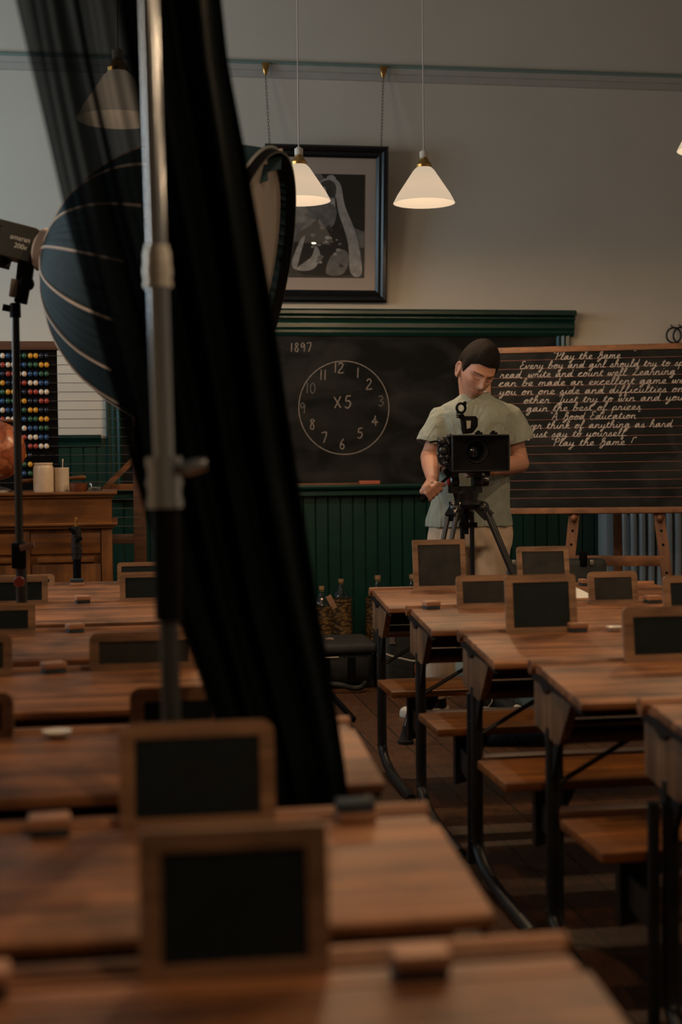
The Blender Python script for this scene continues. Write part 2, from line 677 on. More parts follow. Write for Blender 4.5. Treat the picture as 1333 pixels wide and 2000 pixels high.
# ------------------------------------------------------------------ stroke writing
GL = {
    'a': (1.0, [[(0, .1), (.2, .35), (.62, .9), (.4, 1), (.12, .75), (.08, .3), (.25, 0), (.5, .25), (.66, .95)], [(.66, .95), (.64, .25), (.78, 0), (1, .1)]]),
    'b': (.95, [[(0, .1), (.35, 1.2), (.45, 1.9), (.28, 2.05), (.15, 1.3), (.12, .2), (.35, 0), (.65, .3), (.6, .8), (.4, .75), (.95, .7)]]),
    'c': (.85, [[(0, .1), (.3, .6), (.6, .95), (.35, 1), (.1, .5), (.3, 0), (.55, .03), (.85, .1)]]),
    'd': (1.02, [[(0, .1), (.2, .35), (.62, .9), (.4, 1), (.12, .75), (.08, .3), (.25, 0), (.5, .2), (.7, 1.2), (.74, 2)], [(.74, 2), (.68, .3), (.8, 0), (1.02, .1)]]),
    'e': (.8, [[(0, .1), (.35, .4), (.55, .75), (.4, 1), (.15, .75), (.15, .25), (.38, 0), (.8, .1)]]),
    'f': (.75, [[(0, .1), (.35, 1.1), (.5, 1.9), (.35, 2.05), (.22, 1.4), (.18, 0), (.15, -.8), (.28, -1), (.4, -.5), (.25, 0), (.75, .1)]]),
    'g': (.95, [[(0, .1), (.2, .35), (.62, .9), (.4, 1), (.12, .75), (.08, .3), (.25, 0), (.5, .25), (.66, .95)], [(.66, .95), (.62, -.2), (.5, -.9), (.25, -.95), (.25, -.6), (.95, .1)]]),
    'h': (.95, [[(0, .1), (.35, 1.2), (.45, 1.9), (.28, 2.05), (.15, 1.3), (.1, 0)], [(.1, 0), (.2, .6), (.45, .95), (.6, .8), (.6, .2), (.72, 0), (.95, .1)]]),
    'i': (.55, [[(0, .1), (.25, .9)], [(.25, .95), (.22, .2), (.35, 0), (.55, .1)], [(.32, 1.42), (.33, 1.52)]]),
    'k': (.85, [[(0, .1), (.35, 1.2), (.45, 1.9), (.28, 2.05), (.15, 1.3), (.1, 0)], [(.1, .3), (.5, .95), (.5, .6), (.2, .5), (.55, .05), (.85, .1)]]),
    'l': (.6, [[(0, .1), (.35, 1.2), (.42, 1.9), (.26, 2.05), (.15, 1.3), (.15, .25), (.32, 0), (.6, .1)]]),
    'm': (1.25, [[(0, .1), (.15, .9), (.18, .9), (.12, 0)], [(.12, 0), (.2, .6), (.4, .95), (.52, .8), (.5, 0)], [(.5, 0), (.6, .6), (.8, .95), (.92, .8), (.9, .2), (1.02, 0), (1.25, .1)]]),
    'n': (.95, [[(0, .1), (.15, .9), (.18, .9), (.12, 0)], [(.12, 0), (.2, .6), (.45, .95), (.6, .8), (.58, .2), (.72, 0), (.95, .1)]]),
    'o': (.85, [[(0, .1), (.2, .5), (.5, .95), (.3, 1), (.1, .6), (.15, .1), (.4, 0), (.62, .4), (.5, .9), (.85, .75)]]),
    'p': (.9, [[(0, .1), (.2, .95), (.15, 0), (.1, -1)], [(.15, .5), (.4, 1), (.62, .7), (.5, .1), (.2, .05)], [(.5, .1), (.9, .1)]]),
    'r': (.8, [[(0, .1), (.2, 1.05), (.28, .85), (.5, .85), (.48, .3), (.6, 0), (.8, .1)]]),
    's': (.7, [[(0, .1), (.35, 1), (.4, .6), (.5, .2), (.3, 0), (.1, .1)], [(.3, 0), (.7, .1)]]),
    't': (.62, [[(0, .1), (.3, 1.6)], [(.3, 1.6), (.24, .3), (.38, 0), (.62, .1)], [(.02, 1.1), (.55, 1.15)]]),
    'u': (.95, [[(0, .1), (.15, .95), (.12, .3), (.28, 0), (.5, .25), (.62, .95)], [(.62, .95), (.58, .25), (.72, 0), (.95, .1)]]),
    'v': (.8, [[(0, .1), (.12, .95), (.3, 0), (.55, .9), (.8, .75)]]),
    'w': (1.1, [[(0, .1), (.12, .95), (.2, .1), (.32, .05), (.5, .9), (.52, .2), (.7, 0), (.88, .9), (1.1, .75)]]),
    'x': (.8, [[(0, .1), (.15, .95), (.55, 0), (.8, .1)], [(.6, .95), (.1, 0)]]),
    'y': (.9, [[(0, .1), (.15, .95), (.12, .35), (.28, .1), (.5, .3), (.62, .95)], [(.62, .95), (.58, -.2), (.45, -.9), (.22, -.95), (.25, -.6), (.9, .1)]]),
    'z': (.75, [[(0, .1), (.12, .9), (.55, .95), (.1, .02), (.5, 0), (.75, .1)]]),
    'P': (.95, [[(.15, 0), (.32, 2)], [(.05, 1.5), (.3, 2.1), (.78, 1.9), (.7, 1.2), (.25, 1.05)]]),
    'G': (1.05, [[(.1, .1), (.55, 1.3), (.7, 1.9), (.45, 2), (.3, 1.3), (.5, .9), (.8, 1.1), (.75, .2), (.5, -.7), (.25, -.7), (.4, -.2), (1.05, .1)]]),
    'E': (.95, [[(.75, 1.9), (.4, 2.1), (.2, 1.7), (.4, 1.2), (.55, 1.15)], [(.4, 1.15), (.1, .7), (.2, .05), (.6, .05), (.95, .2)]]),
    'L': (1, [[(.2, 1.45), (.35, 1.95), (.6, 2.05), (.58, 1.6), (.3, .7), (.08, .02), (.0, .2), (.25, .16), (.55, .0), (1, .1)]]),
    'J': (.85, [[(.1, 1.7), (.4, 2.1), (.85, 2.05)], [(.62, 2), (.5, .3), (.3, -.7), (.1, -.6), (.3, -.1), (.85, .1)]]),
    'N': (1.1, [[(.1, 0), (.25, 2), (.7, 0), (.9, 2)]]),
    'A': (1, [[(0, 0), (.35, 1.9), (.5, 2), (.75, 0), (1, .1)], [(.15, .8), (.7, .85)]]),
    '"': (.5, [[(.1, 1.75), (.04, 2.1)], [(.28, 1.75), (.22, 2.1)]]),
    '.': (.35, [[(.1, 0), (.13, .08)]]), ',': (.35, [[(.12, .05), (.02, -.3)]]), '!': (.45, [[(.3, 2), (.15, .5)], [(.1, .02), (.12, .1)]]), ' ': (.75, []),
    '1': (.4, [[(.2, 1), (.15, 0)]]),
    '2': (.7, [[(.08, .78), (.3, 1), (.52, .8), (.4, .5), (.05, 0), (.62, .02)]]),
    '3': (.65, [[(.1, .9), (.35, 1), (.5, .75), (.25, .55), (.55, .3), (.35, 0), (.05, .1)]]),
    '4': (.7, [[(.4, 1), (.28, .6), (.05, .35), (.65, .38)], [(.45, .65), (.4, 0)]]),
    '5': (.65, [[(.55, 1), (.2, .98)], [(.2, .98), (.14, .58), (.4, .6), (.52, .3), (.3, 0), (.05, .1)]]),
    '6': (.65, [[(.45, 1), (.15, .5), (.15, .1), (.4, .02), (.5, .3), (.3, .5), (.12, .3)]]),
    '7': (.65, [[(.05, .97), (.55, 1), (.25, 0)]]),
    '8': (.65, [[(.5, .85), (.3, 1), (.15, .8), (.45, .35), (.35, .02), (.1, .15), (.2, .5), (.5, .85)]]),
    '9': (.65, [[(.5, .8), (.3, 1), (.1, .75), (.25, .5), (.5, .8), (.45, 0)]]),
    '0': (.7, [[(.3, 1), (.1, .7), (.12, .2), (.32, 0), (.52, .3), (.5, .8), (.3, 1)]]),
    'X': (.8, [[(.05, .9), (.6, .02)], [(.6, .95), (.1, 0)]]),
}


def write(mb, text, P, U, Vv, Nn, h, width=None, r=.003, slant=.25, smooth=5):
    """chalk strokes: P origin on baseline, U / Vv unit axes, h = x-height"""
    tot = sum(GL[c][0] for c in text)
    sx = (width / tot) if width else h
    x = 0
    for c in text:
        adv, st = GL[c]
        for s in st:
            pts = [P + U * ((x + p[0]) * sx + slant * p[1] * h) + Vv * (p[1] * h) for p in s]
            if len(pts) > 2: pts = catmull(pts, smooth)
            mb.tube(pts, [(r, r * .25)] * len(pts), 6, flat=Nn)
        x += adv


# ------------------------------------------------------------------ wall blackboard
BX0, BX1 = W(207, 800, WY).x, W(1111, 640, WY).x
BZT = W(660, 606, WY).z
BZI = W(660, 657, WY).z
BZB = W(660, 946, WY).z
bb = thing('wall_blackboard', 'long green framed blackboard with chalk clock drawing fixed to the back wall', 'blackboard', (BX0, WY - .01, BZB))
b = MB()
b.box((BX0 + .05, WY - .03, BZB - .02), (BX1 - .08, WY - .006, BZI + .02))
b.build('writing_surface', M_board, bb)
b = MB()
ht = BZT - BZI
prof = [(0, 0), (-.035, 0), (-.05, .02), (-.048, .035), (-.06, .05), (-.06, .075), (-.05, .09), (-.075, .105), (-.075, .113), (-.065, .12), (-.09, ht - .035), (-.1, ht - .03), (-.1, ht - .012), (-.085, ht), (0, ht)]
b.prism([(WY - .007 + y, BZI + z) for y, z in prof], BX0 - .02, BX1 + .02, 'x')
b.build('cornice', M_green, bb, smooth=25)
for x0, x1 in ((BX0, BX0 + .09), (BX1 - .09, BX1)):
    b = MB()
    xm = (x0 + x1) / 2
    b.prism([(x0, WY - .008), (x0, WY - .035), (x0 + .012, WY - .05), (x0 + .03, WY - .04), (xm, WY - .052), (x1 - .03, WY - .04), (x1 - .012, WY - .05), (x1, WY - .035), (x1, WY - .008)], BZB - .07, BZI + .005, 'z')
    b.build('side_post', M_green, bb, smooth=25)
b = MB()
TY = WY - .12
b.prism([(WY - .021, BZB), (TY, BZB), (TY - .006, BZB - .012), (TY, BZB - .024), (TY + .03, BZB - .04), (TY + .03, BZB - .065), (WY - .021, BZB - .065)], BX0 - .02, BX1 - .02, 'x')
b.build('chalk_tray', M_green, bb, smooth=25)
YS = WY - .031
ax, az, an = V((1, 0, 0)), V((0, 0, 1)), V((0, -1, 0))
b = MB()
c = W(672.5, 796.5, YS)
rr = 91 * YS / FPX * 1.0
random.seed(4)
b.tube([c + ax * (rr * sin(2 * pi * k / 90)) * .99 + az * (rr * cos(2 * pi * k / 90) * 1.01) for k in range(90)], [(.0026 + .001 * random.random(), .0008)] * 90, 6, closed=True, flat=(0, 1, 0))
b.build('chalk_circle', M_chalkn, bb)
def CH(t, P, h, r, mt=None, lab=None):
    b_ = MB()
    write(b_, t, P, ax, az, (0, 1, 0), h, None, r, .0)
    b_.build('chalk_numeral', mt or M_chalkn, bb, label=lab)


for t, px, py, faint in (('12', 663, 718, 0), ('1', 700, 728, 0), ('2', 722, 750, 0), ('3', 745, 783, 1), ('4', 733, 822, 0), ('5', 704, 846, 0), ('6', 669, 867, 0), ('7', 634, 855, 0), ('8', 611, 829, 0), ('9', 592, 797, 1), ('10', 608, 758, 1), ('11', 632, 732, 0)):
    h = 20 * YS / FPX
    wd = sum(GL[q][0] for q in t) * h
    CH(t, W(px, py, YS) - ax * (wd * .5) - az * h * .5, h, .0032, M_chalkf if faint else None, 'half rubbed-out chalk numeral' if faint else None)
h = 24 * YS / FPX
CH('X', W(652, 797, YS), h, .0036)
CH('5', W(673, 797, YS), h, .0036)
h = 17 * YS / FPX
for k, q in enumerate('1897'): CH(q, W(567 + (0, 8, 20, 32)[k], 687, YS), h, .003)
# things on the tray
b = MB()
p0, p1 = W(576, 951, TY + .05), W(700, 950, TY + .05)
b.box((p0.x, TY + .03, BZB), (p1.x, TY + .055, BZB + .009))
tag(b.build('wooden_ruler', M_easelh, origin=(p0.x, TY + .04, BZB), bevel=.001), 'orange wooden ruler lying on the blackboard tray', 'ruler')
b = MB()
p0, p1 = W(701, 948, TY + .05), W(741, 948, TY + .05)
b.box((p0.x, TY + .015, BZB), (p1.x, TY + .06, BZB + .022))
tag(b.build('board_duster', plain('red_duster', (.42, .1, .055), .6), origin=(p0.x, TY + .04, BZB), bevel=.003), 'red board duster at the end of the ruler on the blackboard tray', 'board duster')

# ------------------------------------------------------------------ picture with hanging chains
TILT = radians(6)
pc = W(637, 590, WY - .03)
PWD, PHT = 240 * WY / FPX, .925
pic = thing('framed_picture', 'large black framed monochrome portrait hanging on chains above the blackboard', 'picture', pc)
Mp = Matrix.Translation(pc) @ Matrix.Rotation(TILT, 4, 'X')
hw = PWD / 2
fb = .072
b = MB()
pf = [(0, 0), (0, -.03), (.012, -.045), (.03, -.04), (.04, -.03), (.058, -.034), (fb, -.02), (fb, 0)]
ring = []
for (i, y) in pf:
    ring.append([V((-hw + i, y, i)), V((hw - i, y, i)), V((hw - i, y, PHT - i)), V((-hw + i, y, PHT - i))])
vs = [Mp @ p for r4 in ring for p in r4]
fs = []
n = len(ring)
for j in range(n):
    j2 = (j + 1) % n
    for k in range(4):
        k2 = (k + 1) % 4
        fs.append((j * 4 + k, j * 4 + k2, j2 * 4 + k2, j2 * 4 + k))
b.add(vs, fs)
b.build('frame', plain('black_lacquer_frame', (.008, .009, .011), .22, 0, .2), pic, smooth=0)
M_mat = plain('picture_mount', (.62, .5, .43), .8, 0, .02)
b = MB()
b.box((-hw + fb - .005, -.008, fb - .005), (hw - fb + .005, 0, PHT - fb + .005), Mp)
b.build('mount', M_mat, pic)
iw, iz0, iz1 = 75 * WY / FPX, .145, .145 + 198 * WY / FPX


def grey(n_, v): return plain(n_, (v * 1.0, v * .93, v * .86), .6, 0, .25, 25)


G0, G1, G2, G3 = grey('print_black', .02), grey('print_dark', .07), grey('print_mid', .24), grey('print_light', .52)
ph = MB()


def blob(pts, lay, mi, sm=True):
    q = [V((-iw + 2 * iw * u, -.0095 - lay * .0007, iz0 + (iz1 - iz0) * v)) for u, v in pts]
    if sm: q = catmull(q, 5, True)
    ph.add([Mp @ p for p in q], [tuple(range(len(q)))], mi)


blob([(0, 0), (1, 0), (1, 1), (0, 1)], 0, 2, False)
blob([(.62, .55), (1, .45), (1, 1), (.42, 1), (.5, .93), (.6, .85)], 1, 0, False)
blob([(0, 0), (1, 0), (1, .3), (.8, .28), (.3, .2), (0, .26)], 1, 1, False)
blob([(.28, .5), (.45, .62), (.62, .68), (.8, .55), (.86, .3), (.95, .05), (.2, .03), (.05, .2), (.12, .42)], 2, 0)
blob([(.4, .9), (.55, .97), (.68, .9), (.74, .7), (.9, .4), (.97, .05), (.82, .05), (.78, .35), (.66, .62), (.6, .8)], 3, 3)
blob([(.43, .9), (.405, .84), (.372, .795), (.395, .785), (.388, .765), (.398, .75), (.405, .725), (.45, .72), (.5, .745), (.535, .66), (.62, .66), (.6, .8), (.58, .9), (.5, .935)], 4, 3, False)
blob([(.5, .82), (.53, .78), (.6, .78), (.62, .88), (.55, .94), (.44, .925), (.42, .89), (.48, .87)], 5, 1)
blob([(.5, .96), (.52, .985), (.58, .99), (.62, .955), (.57, .94)], 6, 3)
blob([(.4, .62), (.52, .72), (.63, .66), (.58, .5), (.42, .5)], 4, 2)
blob([(.05, .15), (.15, .35), (.22, .4), (.16, .22), (.1, .08)], 4, 3)
blob([(.1, .08), (.3, .2), (.36, .32), (.42, .2), (.32, .08)], 4, 3)
blob([(.5, .04), (.55, .2), (.7, .28), (.8, .2), (.72, .04)], 4, 2)
random.seed(3)
for k in range(26):
    u, v = random.uniform(.3, .75), random.uniform(.1, .5)
    s_ = random.uniform(.015, .04)
    blob([(u - s_, v), (u, v + s_ * .5), (u + s_, v), (u, v - s_ * .5)], 5 + k % 3, random.choice((1, 2, 3)))
ph.build('photographic_print', [G0, G1, G2, G3], pic, smooth=0)
b = MB()
b.box((-hw + fb - .004, -.022, fb - .004), (hw - fb + .004, -.019, PHT - fb + .004), Mp)
b.build('glass', glass('picture_glass', (1, 1, 1), 1.6), pic, smooth=0)
for (hx, hy, fx, fy) in ((519, 135, 527, 295), (749, 141, 743, 303)):
    hk = W(hx, hy, WY - .045)
    ft = Mp @ V(((-hw + .03) if hx < 600 else (hw - .04), 0, PHT - .01))
    b = MB()
    b.tube([hk + V((0, .015, .03)), hk + V((0, -.005, .035)), hk + V((0, -.012, .015)), hk + V((0, -.008, -.02)), hk + V((0, 0, -.04))], [(.02, .004), (.024, .004), (.022, .004), (.012, .004), (.005, .004)], 8, flat=(0, 1, 0))
    b.build('picture_hook', M_brass, pic)
    b = MB()
    a, e = hk + V((0, 0, -.04)), ft
    L_ = (e - a).length
    n = int(L_ / .02)
    for k in range(n):
        c0 = a.lerp(e, (k + .5) / n)
        b.tube([c0 + (V((.006 * cos(t), 0, 0)) if k % 2 else V((0, .006 * cos(t), 0))) + V((0, 0, .013 * sin(t))) for t in [2 * pi * q / 8 for q in range(8)]], .0016, 5, closed=True)
    b.build('chain', plain('dull_chain', (.2, .17, .13), .4, .9), pic)

# ------------------------------------------------------------------ pendant lamps
M_shade = None


def shade_mat():
    m, nt, b = nodes('opal_glass_shade')
    L = nt.links.new
    out = nt.nodes['Material Output']
    nt.nodes.remove(b)
    tl = N(nt, 'ShaderNodeBsdfTranslucent')
    tl.inputs[0].default_value = (.045, .036, .027, 1)
    df = N(nt, 'ShaderNodeBsdfDiffuse')
    df.inputs[0].default_value = (.012, .011, .01, 1)
    em = N(nt, 'ShaderNodeEmission')
    em.inputs[0].default_value = (1, .79, .56, 1)
    em.inputs[1].default_value = .55
    a1 = N(nt, 'ShaderNodeAddShader')
    a2 = N(nt, 'ShaderNodeAddShader')
    L(tl.outputs[0], a1.inputs[0])
    L(df.outputs[0], a1.inputs[1])
    L(a1.outputs[0], a2.inputs[0])
    L(em.outputs[0], a2.inputs[1])
    L(a2.outputs[0], out.inputs[0])
    return m


M_shade = shade_mat()
M_bulb = emit('bulb_glass', (1, .8, .55), 6)
M_cord = plain('white_cord', (.6, .55, .5), .6)
PZ = W(829, 397, 6.6).z


def pendant(loc, label, first=[]):
    if first:
        o = copy_tree(first[0])
        o.location = loc
        o['label'] = label
    else:
        o = thing('pendant_lamp', label, 'lamp', (0, 0, 0), 'pendant lamps over the classroom')
        first.append(o)
        R = .146
        b = MB()
        pr = [(.024, .172), (.03, .172), (.05, .152), (.09, .092), (.125, .04), (R - .004, .008), (R, 0), (R - .003, 0), (.122, .038), (.088, .088), (.048, .147), (.028, .167)]
        b.lathe(pr, n=48)
        b.f = b.f[:-2]
        b.m = b.m[:-2]
        b.build('lamp_shade', M_shade, o, smooth=60)
        b = MB()
        b.lathe([(.036, .166), (.038, .178), (.026, .195), (.02, .205), (.02, .212)], n=24)
        b.build('gallery', M_brass, o)
        b = MB()
        b.lathe([(.02, .205), (.02, .24), (.012, .245), (.006, .25)], n=20)
        b.build('lamp_holder', M_white, o)
        b = MB()
        b.tube([(0, 0, .245), (0, 0, ZC - PZ)], .0032, 8)
        b.build('cord', M_cord, o)
        b = MB()
        b.lathe([(.0, .05), (.016, .055), (.027, .075), (.027, .095), (.014, .13), (.013, .165)], n=16)
        bo = b.build('bulb', M_bulb, o)
        bo.visible_shadow = True
        o.location = loc
    l = bpy.data.lights.new('lamp_bulb_light', 'POINT')
    l.energy = BULB
    l.color = (1, .66, .37)
    l.shadow_soft_size = .03
    lo = bpy.data.objects.new('lamp_bulb_light', l)
    lo.location = V(loc) + V((0, 0, .018))
    COL.objects.link(lo)
    return o


LY = 6.6
pendant((W(585, 393, LY).x, LY, PZ), 'lit white cone pendant lamp hanging in front of the picture')
pendant((W(829, 397, LY).x, LY, PZ), 'lit white cone pendant lamp over the camera operator, right of the picture')
pendant((W(1397, 272, 5.34).x, 5.34, PZ), 'lit pendant lamp of which only the shade tip shows at the right edge')
pendant((W(232, 255, 5.11).x, 5.11, PZ), 'lit pendant lamp seen through the sheer black drape')
for p in ((1.7, 3.3), (.55, 3.0), (.55, 1.1), (2.0, 1.0), (3.4, 3.6)):
    pendant((p[0], p[1], PZ), 'lit pendant lamp farther back over the desks, out of the photograph')

# ------------------------------------------------------------------ desks
DL = 1.12


def make_desk(name, left):
    o = thing(name, '', 'desk')
    b = MB()
    b.tube([(-.015, -.016, .672), (DL + .015, -.016, .672)], [(.017, .018)] * 2, 12)
    b.box((-.012, -.03, .655), (DL + .012, -.002, .672))
    b.build('back_rail', M_desk, o, bevel=0)
    b = MB()
    b.prism([(-.031, .66), (-.031, .68), (-.046, .68), (-.046, .672), (-.058, .672), (-.058, .68), (-.098, .68), (-.098, .66)], -.005, DL + .005, 'x')
    b.build('pen_strip', M_desk, o)
    b = MB()
    b.prism([(-.103, .662), (-.103, .681), (-.39, .651), (-.402, .645), (-.402, .632), (-.392, .628)], -.012, DL + .012, 'x')
    b.build('lid', M_desk, o, bevel=.003)
    for x0 in (0, DL - .022):
        b = MB()
        b.prism([(-.004, .655), (-.004, .53), (-.17, .512), (-.2, .515), (-.27, .60), (-.3, .638), (-.1, .66)], x0, x0 + .022, 'x')
        b.build('side_panel', M_deskd, o, bevel=.002)
    b = MB()
    b.box((.022, -.2, .53), (DL - .022, -.005, .54))
    b.build('book_shelf', M_rail, o)  # shelf and back board take dark wood to suggest shade inside the box
    b = MB()
    b.box((.022, -.03, .545), (DL - .022, -.012, .662))
    b.build('back_board', M_rail, o)
    b = MB()
    b.tube([(.02, -.2, .53), (DL - .02, -.2, .53)], .0125, 10)
    b.build('stretcher', M_rail, o)
    b = MB()
    b.box((.02, -.145, .315), (DL - .02, -.09, .345))
    b.build('foot_rail', M_rail, o, bevel=.004)
    for x0, sg in ((.012, 1), (DL - .012, -1)):
        b = MB()
        ye = -.66 if not left else -.5
        pa = catmull([(x0, -.115, .54), (x0, -.115, .3), (x0, -.115, .13), (x0, -.145, .07), (x0, -.29, .03), (x0, ye, .016)], 6)
        b.tube(pa, [(.018, .016)] * len(pa), 12, flat=(0, 1, 0))
        b.prism([(-.06, .53), (-.1, .42), (-.13, .42), (-.19, .53)], x0 - .006, x0 + .006, 'x')
        b.sphere((x0 - sg * .014, -.12, .1), .007, 8, 6)
        b.sphere((x0 - sg * .014, -.115, .44), .006, 8, 6)
        b.build('leg', M_iron, o)
        b = MB()
        b.prism([(-.01, .643), (-.01, .656), (-.1, .66), (-.385, .632), (-.388, .618), (-.27, .632), (-.15, .637), (-.11, .62), (-.08, .638)], x0 - sg * .02, x0 - sg * .012, 'x')
        b.build('side_bracket', M_iron, o)
        b = MB()
        b.tube([(x0, -.118, .40), (x0 + sg * .23, -.118, .528)], .0065, 8)
        b.build('brace', M_iron, o)
    y0, y1 = (-.36, -.64) if not left else (-.36, -.55)
    b = MB()
    b.box((-.05, y1, .362), (DL + .05, y0, .385))
    b.build('bench_seat', M_bench, o, bevel=.006)
    for x0, sg in ((.03, 1), (DL - .03, -1)):
        b = MB()
        if left:
            b.tube([(x0, -.46, .362), (x0, -.46, .02)], .014, 8)
        else:
            b.tube([(x0 - sg * .016, -.70, 0), (x0 - sg * .016, -.70, .5)], .0125, 10)
            b.prism([(x0 - sg * .02, .36), (x0 + sg * .1, .36), (x0 + sg * .06, .28), (x0 + sg * .02, .2), (x0 - sg * .02, .19)], -.52, -.49, 'y')
            b.bar((x0 + sg * .01, -.5, .27), (x0 - sg * .016, -.7, .28), .025, .07)
        b.build('bench_leg', M_iron, o)
    return o


dR = make_desk('school_desk', False)
dL = make_desk('school_desk', True)
RX = .965
right_rows = [(5.416, .965, 'scarred double school desk standing directly before the camera operator, white paper on it'),
              (4.717, .968, 'double school desk second from the camera operator, slate rubber at its aisle corner'),
              (3.997, .975, 'double school desk with a white saucer and large square slate on its strip'),
              (3.364, 1.0, 'double school desk with large dark slate, front lid catching the lamplight at the right edge'),
              (2.78, 1.06, 'double school desk showing only its aisle corner at the lower right edge')]
for i, (y, x, lab) in enumerate(right_rows):
    o = dR if i == 0 else copy_tree(dR)
    o.location = (x, y, 0)
    o['label'] = lab
    o['group'] = 'double school desks in rows'
    for ch in kids(o):
        if ch.name.startswith('bench_leg') and i in (0, 2): ch.location.x += (.022, 0, .03)[i]
LXR = .415
left_rows = [(5.98, 'double school desk in front of the oak teacher desk, blue felt rubber on it'),
             (5.22, 'pale worn double school desk second from the oak teacher desk, small brown rubber on it'),
             (4.33, 'pale worn double school desk under the lamp stand, tilted rubber on it'),
             (3.51, 'brown double school desk with a wide round cornered slate behind the chrome pole'),
             (2.70, 'brown double school desk with a white saucer, behind the chrome pole foot'),
             (2.0, 'blurred double school desk second from the lens, wood rubber at its left'),
             (1.42, 'very blurred double school desk nearest the lens')]
for i, (y, lab) in enumerate(left_rows):
    o = dL if i == 0 else copy_tree(dL)
    o.location = (LXR - DL + (.02 if i == 6 else 0), y, 0)
    o['label'] = lab
    o['group'] = 'double school desks in rows'

# ------------------------------------------------------------------ writing slates


def rrect(w_, h_, r, n=5):
    pts = []
    for cx, cz, a0 in ((w_ / 2 - r, h_ - r, 0), (-w_ / 2 + r, h_ - r, 90), (-w_ / 2 + r, r, 180), (w_ / 2 - r, r, 270)):
        for k in range(n + 1):
            a = radians(a0 + 90 * k / n)
            pts.append((cx + r * cos(a), cz + r * sin(a)))
    return pts


def slate(x0, x1, ytop, yd, label, rad=.016, lean=9, fw=.021, xe=None):
    Ys = yd - .052
    z0 = .673
    wid = (x1 - x0) * Ys / FPX * 1.006
    yb = 900 + .01 * (666 - (x0 + x1) / 2) + (CAMH - z0) * FPX / Ys
    hgt = (yb - ytop) * Ys / FPX / cos(radians(lean)) * .985
    xc = W((x0 + x1) / 2, yb, Ys).x
    o = thing('writing_slate', label, 'slate', (0, 0, 0), 'writing slates on the desks')
    t = .011
    out = rrect(wid, hgt, rad)
    n_ = len(out)
    inn = [(max(-wid / 2 + fw, min(wid / 2 - fw, x)), max(fw, min(hgt - fw, z))) for x, z in out]
    b = MB()
    vs = [(x, -t / 2, z) for x, z in out] + [(x, -t / 2, z) for x, z in inn] + [(x, t / 2, z) for x, z in out] + [(x, t / 2, z) for x, z in inn]
    fs = []
    for k in range(n_):
        j = (k + 1) % n_
        fs += [(k, j, n_ + j, n_ + k), (2 * n_ + k, 3 * n_ + k, 3 * n_ + j, 2 * n_ + j), (k, 2 * n_ + k, 2 * n_ + j, j), (n_ + k, n_ + j, 3 * n_ + j, 3 * n_ + k)]
    b.add(vs, fs)
    b.build('slate_frame', M_frame, o, smooth=30)
    b = MB()
    b.box((-wid / 2 + fw - .002, -.003, fw - .002), (wid / 2 - fw + .002, .003, hgt - fw + .002))
    b.build('slate_panel', M_slated if yd in (5.416, 4.717, 3.51) else M_slate, o)
    o.location = (xc, Ys, z0)
    o.rotation_euler = (radians(-lean), 0, 0)
    return o


yR = [r[0] for r in right_rows]
yL = [r[0] for r in left_rows]
slate(807, 914, 1057, yR[0], 'square cornered slate standing just left of the tripod leg', .002, 8, .02)
slate(1010, 1118, 1073, yR[0], 'slate standing right of the trousers and tripod, before the hard case', .012, 10, .02)
slate(891, 1002, 1130, yR[1], 'low slate half hidden behind the large square slate', .014, 10)
slate(1148, 1252, 1126, yR[1], 'low round cornered slate in front of the radiator', .016, 10)
slate(986, 1134, 1130, yR[2], 'large square slate standing beside a pale rubber, centre of the right hand desks', .013, 8, .022)
slate(1294, 1440, 1136, yR[2], 'slate cut by the right edge, behind the nearest right hand slate', .016, 9)
slate(1214, 1385, 1199, yR[3], 'dark slate nearest on the right hand desks, beside the white saucer', .015, 8, .025)
slate(-16, 104, 1118, yL[0], 'slate standing behind the lamp stand pole, on the desk before the oak teacher desk', .014, 10)
slate(231, 340, 1096, yL[0], 'slate standing tallest beside the chrome pole, nearest the oak teacher desk', .013, 8, .017)
slate(-30, 91, 1121, yL[1], 'slate right behind the red stand knob, on the second left desk', .004, 8)
slate(236, 360, 1115, yL[1], 'slate left of the chrome pole, in front of the tallest left slate', .01, 8, .02)
slate(-70, 66, 1173, yL[2], 'slate at the left edge, in front of the lamp stand foot', .014, 9)
slate(178, 386, 1231, yL[3], 'wide round cornered slate behind the chrome pole', .022, 9, .023)
slate(-130, 20, 1231, yL[3], 'slate sliver at the left edge, level with the wide slate behind the pole', .02, 9)
slate(256, 440, 1341, yL[4], 'slate half hidden by the grey lower pole', .02, 9, .026)
slate(-160, 22, 1345, yL[4], 'dark slate sliver at the left edge beside the saucer', .02, 9)
slate(237, 540, 1412, yL[5], 'blurred slate second from the lens, in front of the drape foot', .018, 7, .021)
slate(275, 648, 1622, yL[6], 'large blurred slate nearest the lens', .008, 5, .021)

# ------------------------------------------------------------------ slate rubbers, saucers, paper


def eraser(px, yd, wpx, label, rot=0, mode=0, ylocal=-.06, zb=.68):
    Ys = yd + ylocal
    w_ = wpx * Ys / FPX
    o = thing('slate_rubber', label, 'rubber', (0, 0, 0), 'slate rubbers on the desks')
    b = MB()
    d = .042
    lo, hi = ((0, .011), (.011, .027)) if mode == 0 else ((.014, .028), (0, .014))
    b.box((-w_ / 2 + .002, -d / 2 + .002, lo[0]), (w_ / 2 - .002, d / 2 - .002, lo[1]))
    b.build('felt_pad', M_felt, o, bevel=.002)
    b = MB()
    b.box((-w_ / 2, -d / 2, hi[0]), (w_ / 2, d / 2, hi[1]))
    b.build('wood_block', M_er_wood, o, bevel=.004)
    o.location = (W(px, 1200, Ys).x, Ys, zb)
    o.rotation_euler = (0, 0, radians(rot))
    return o


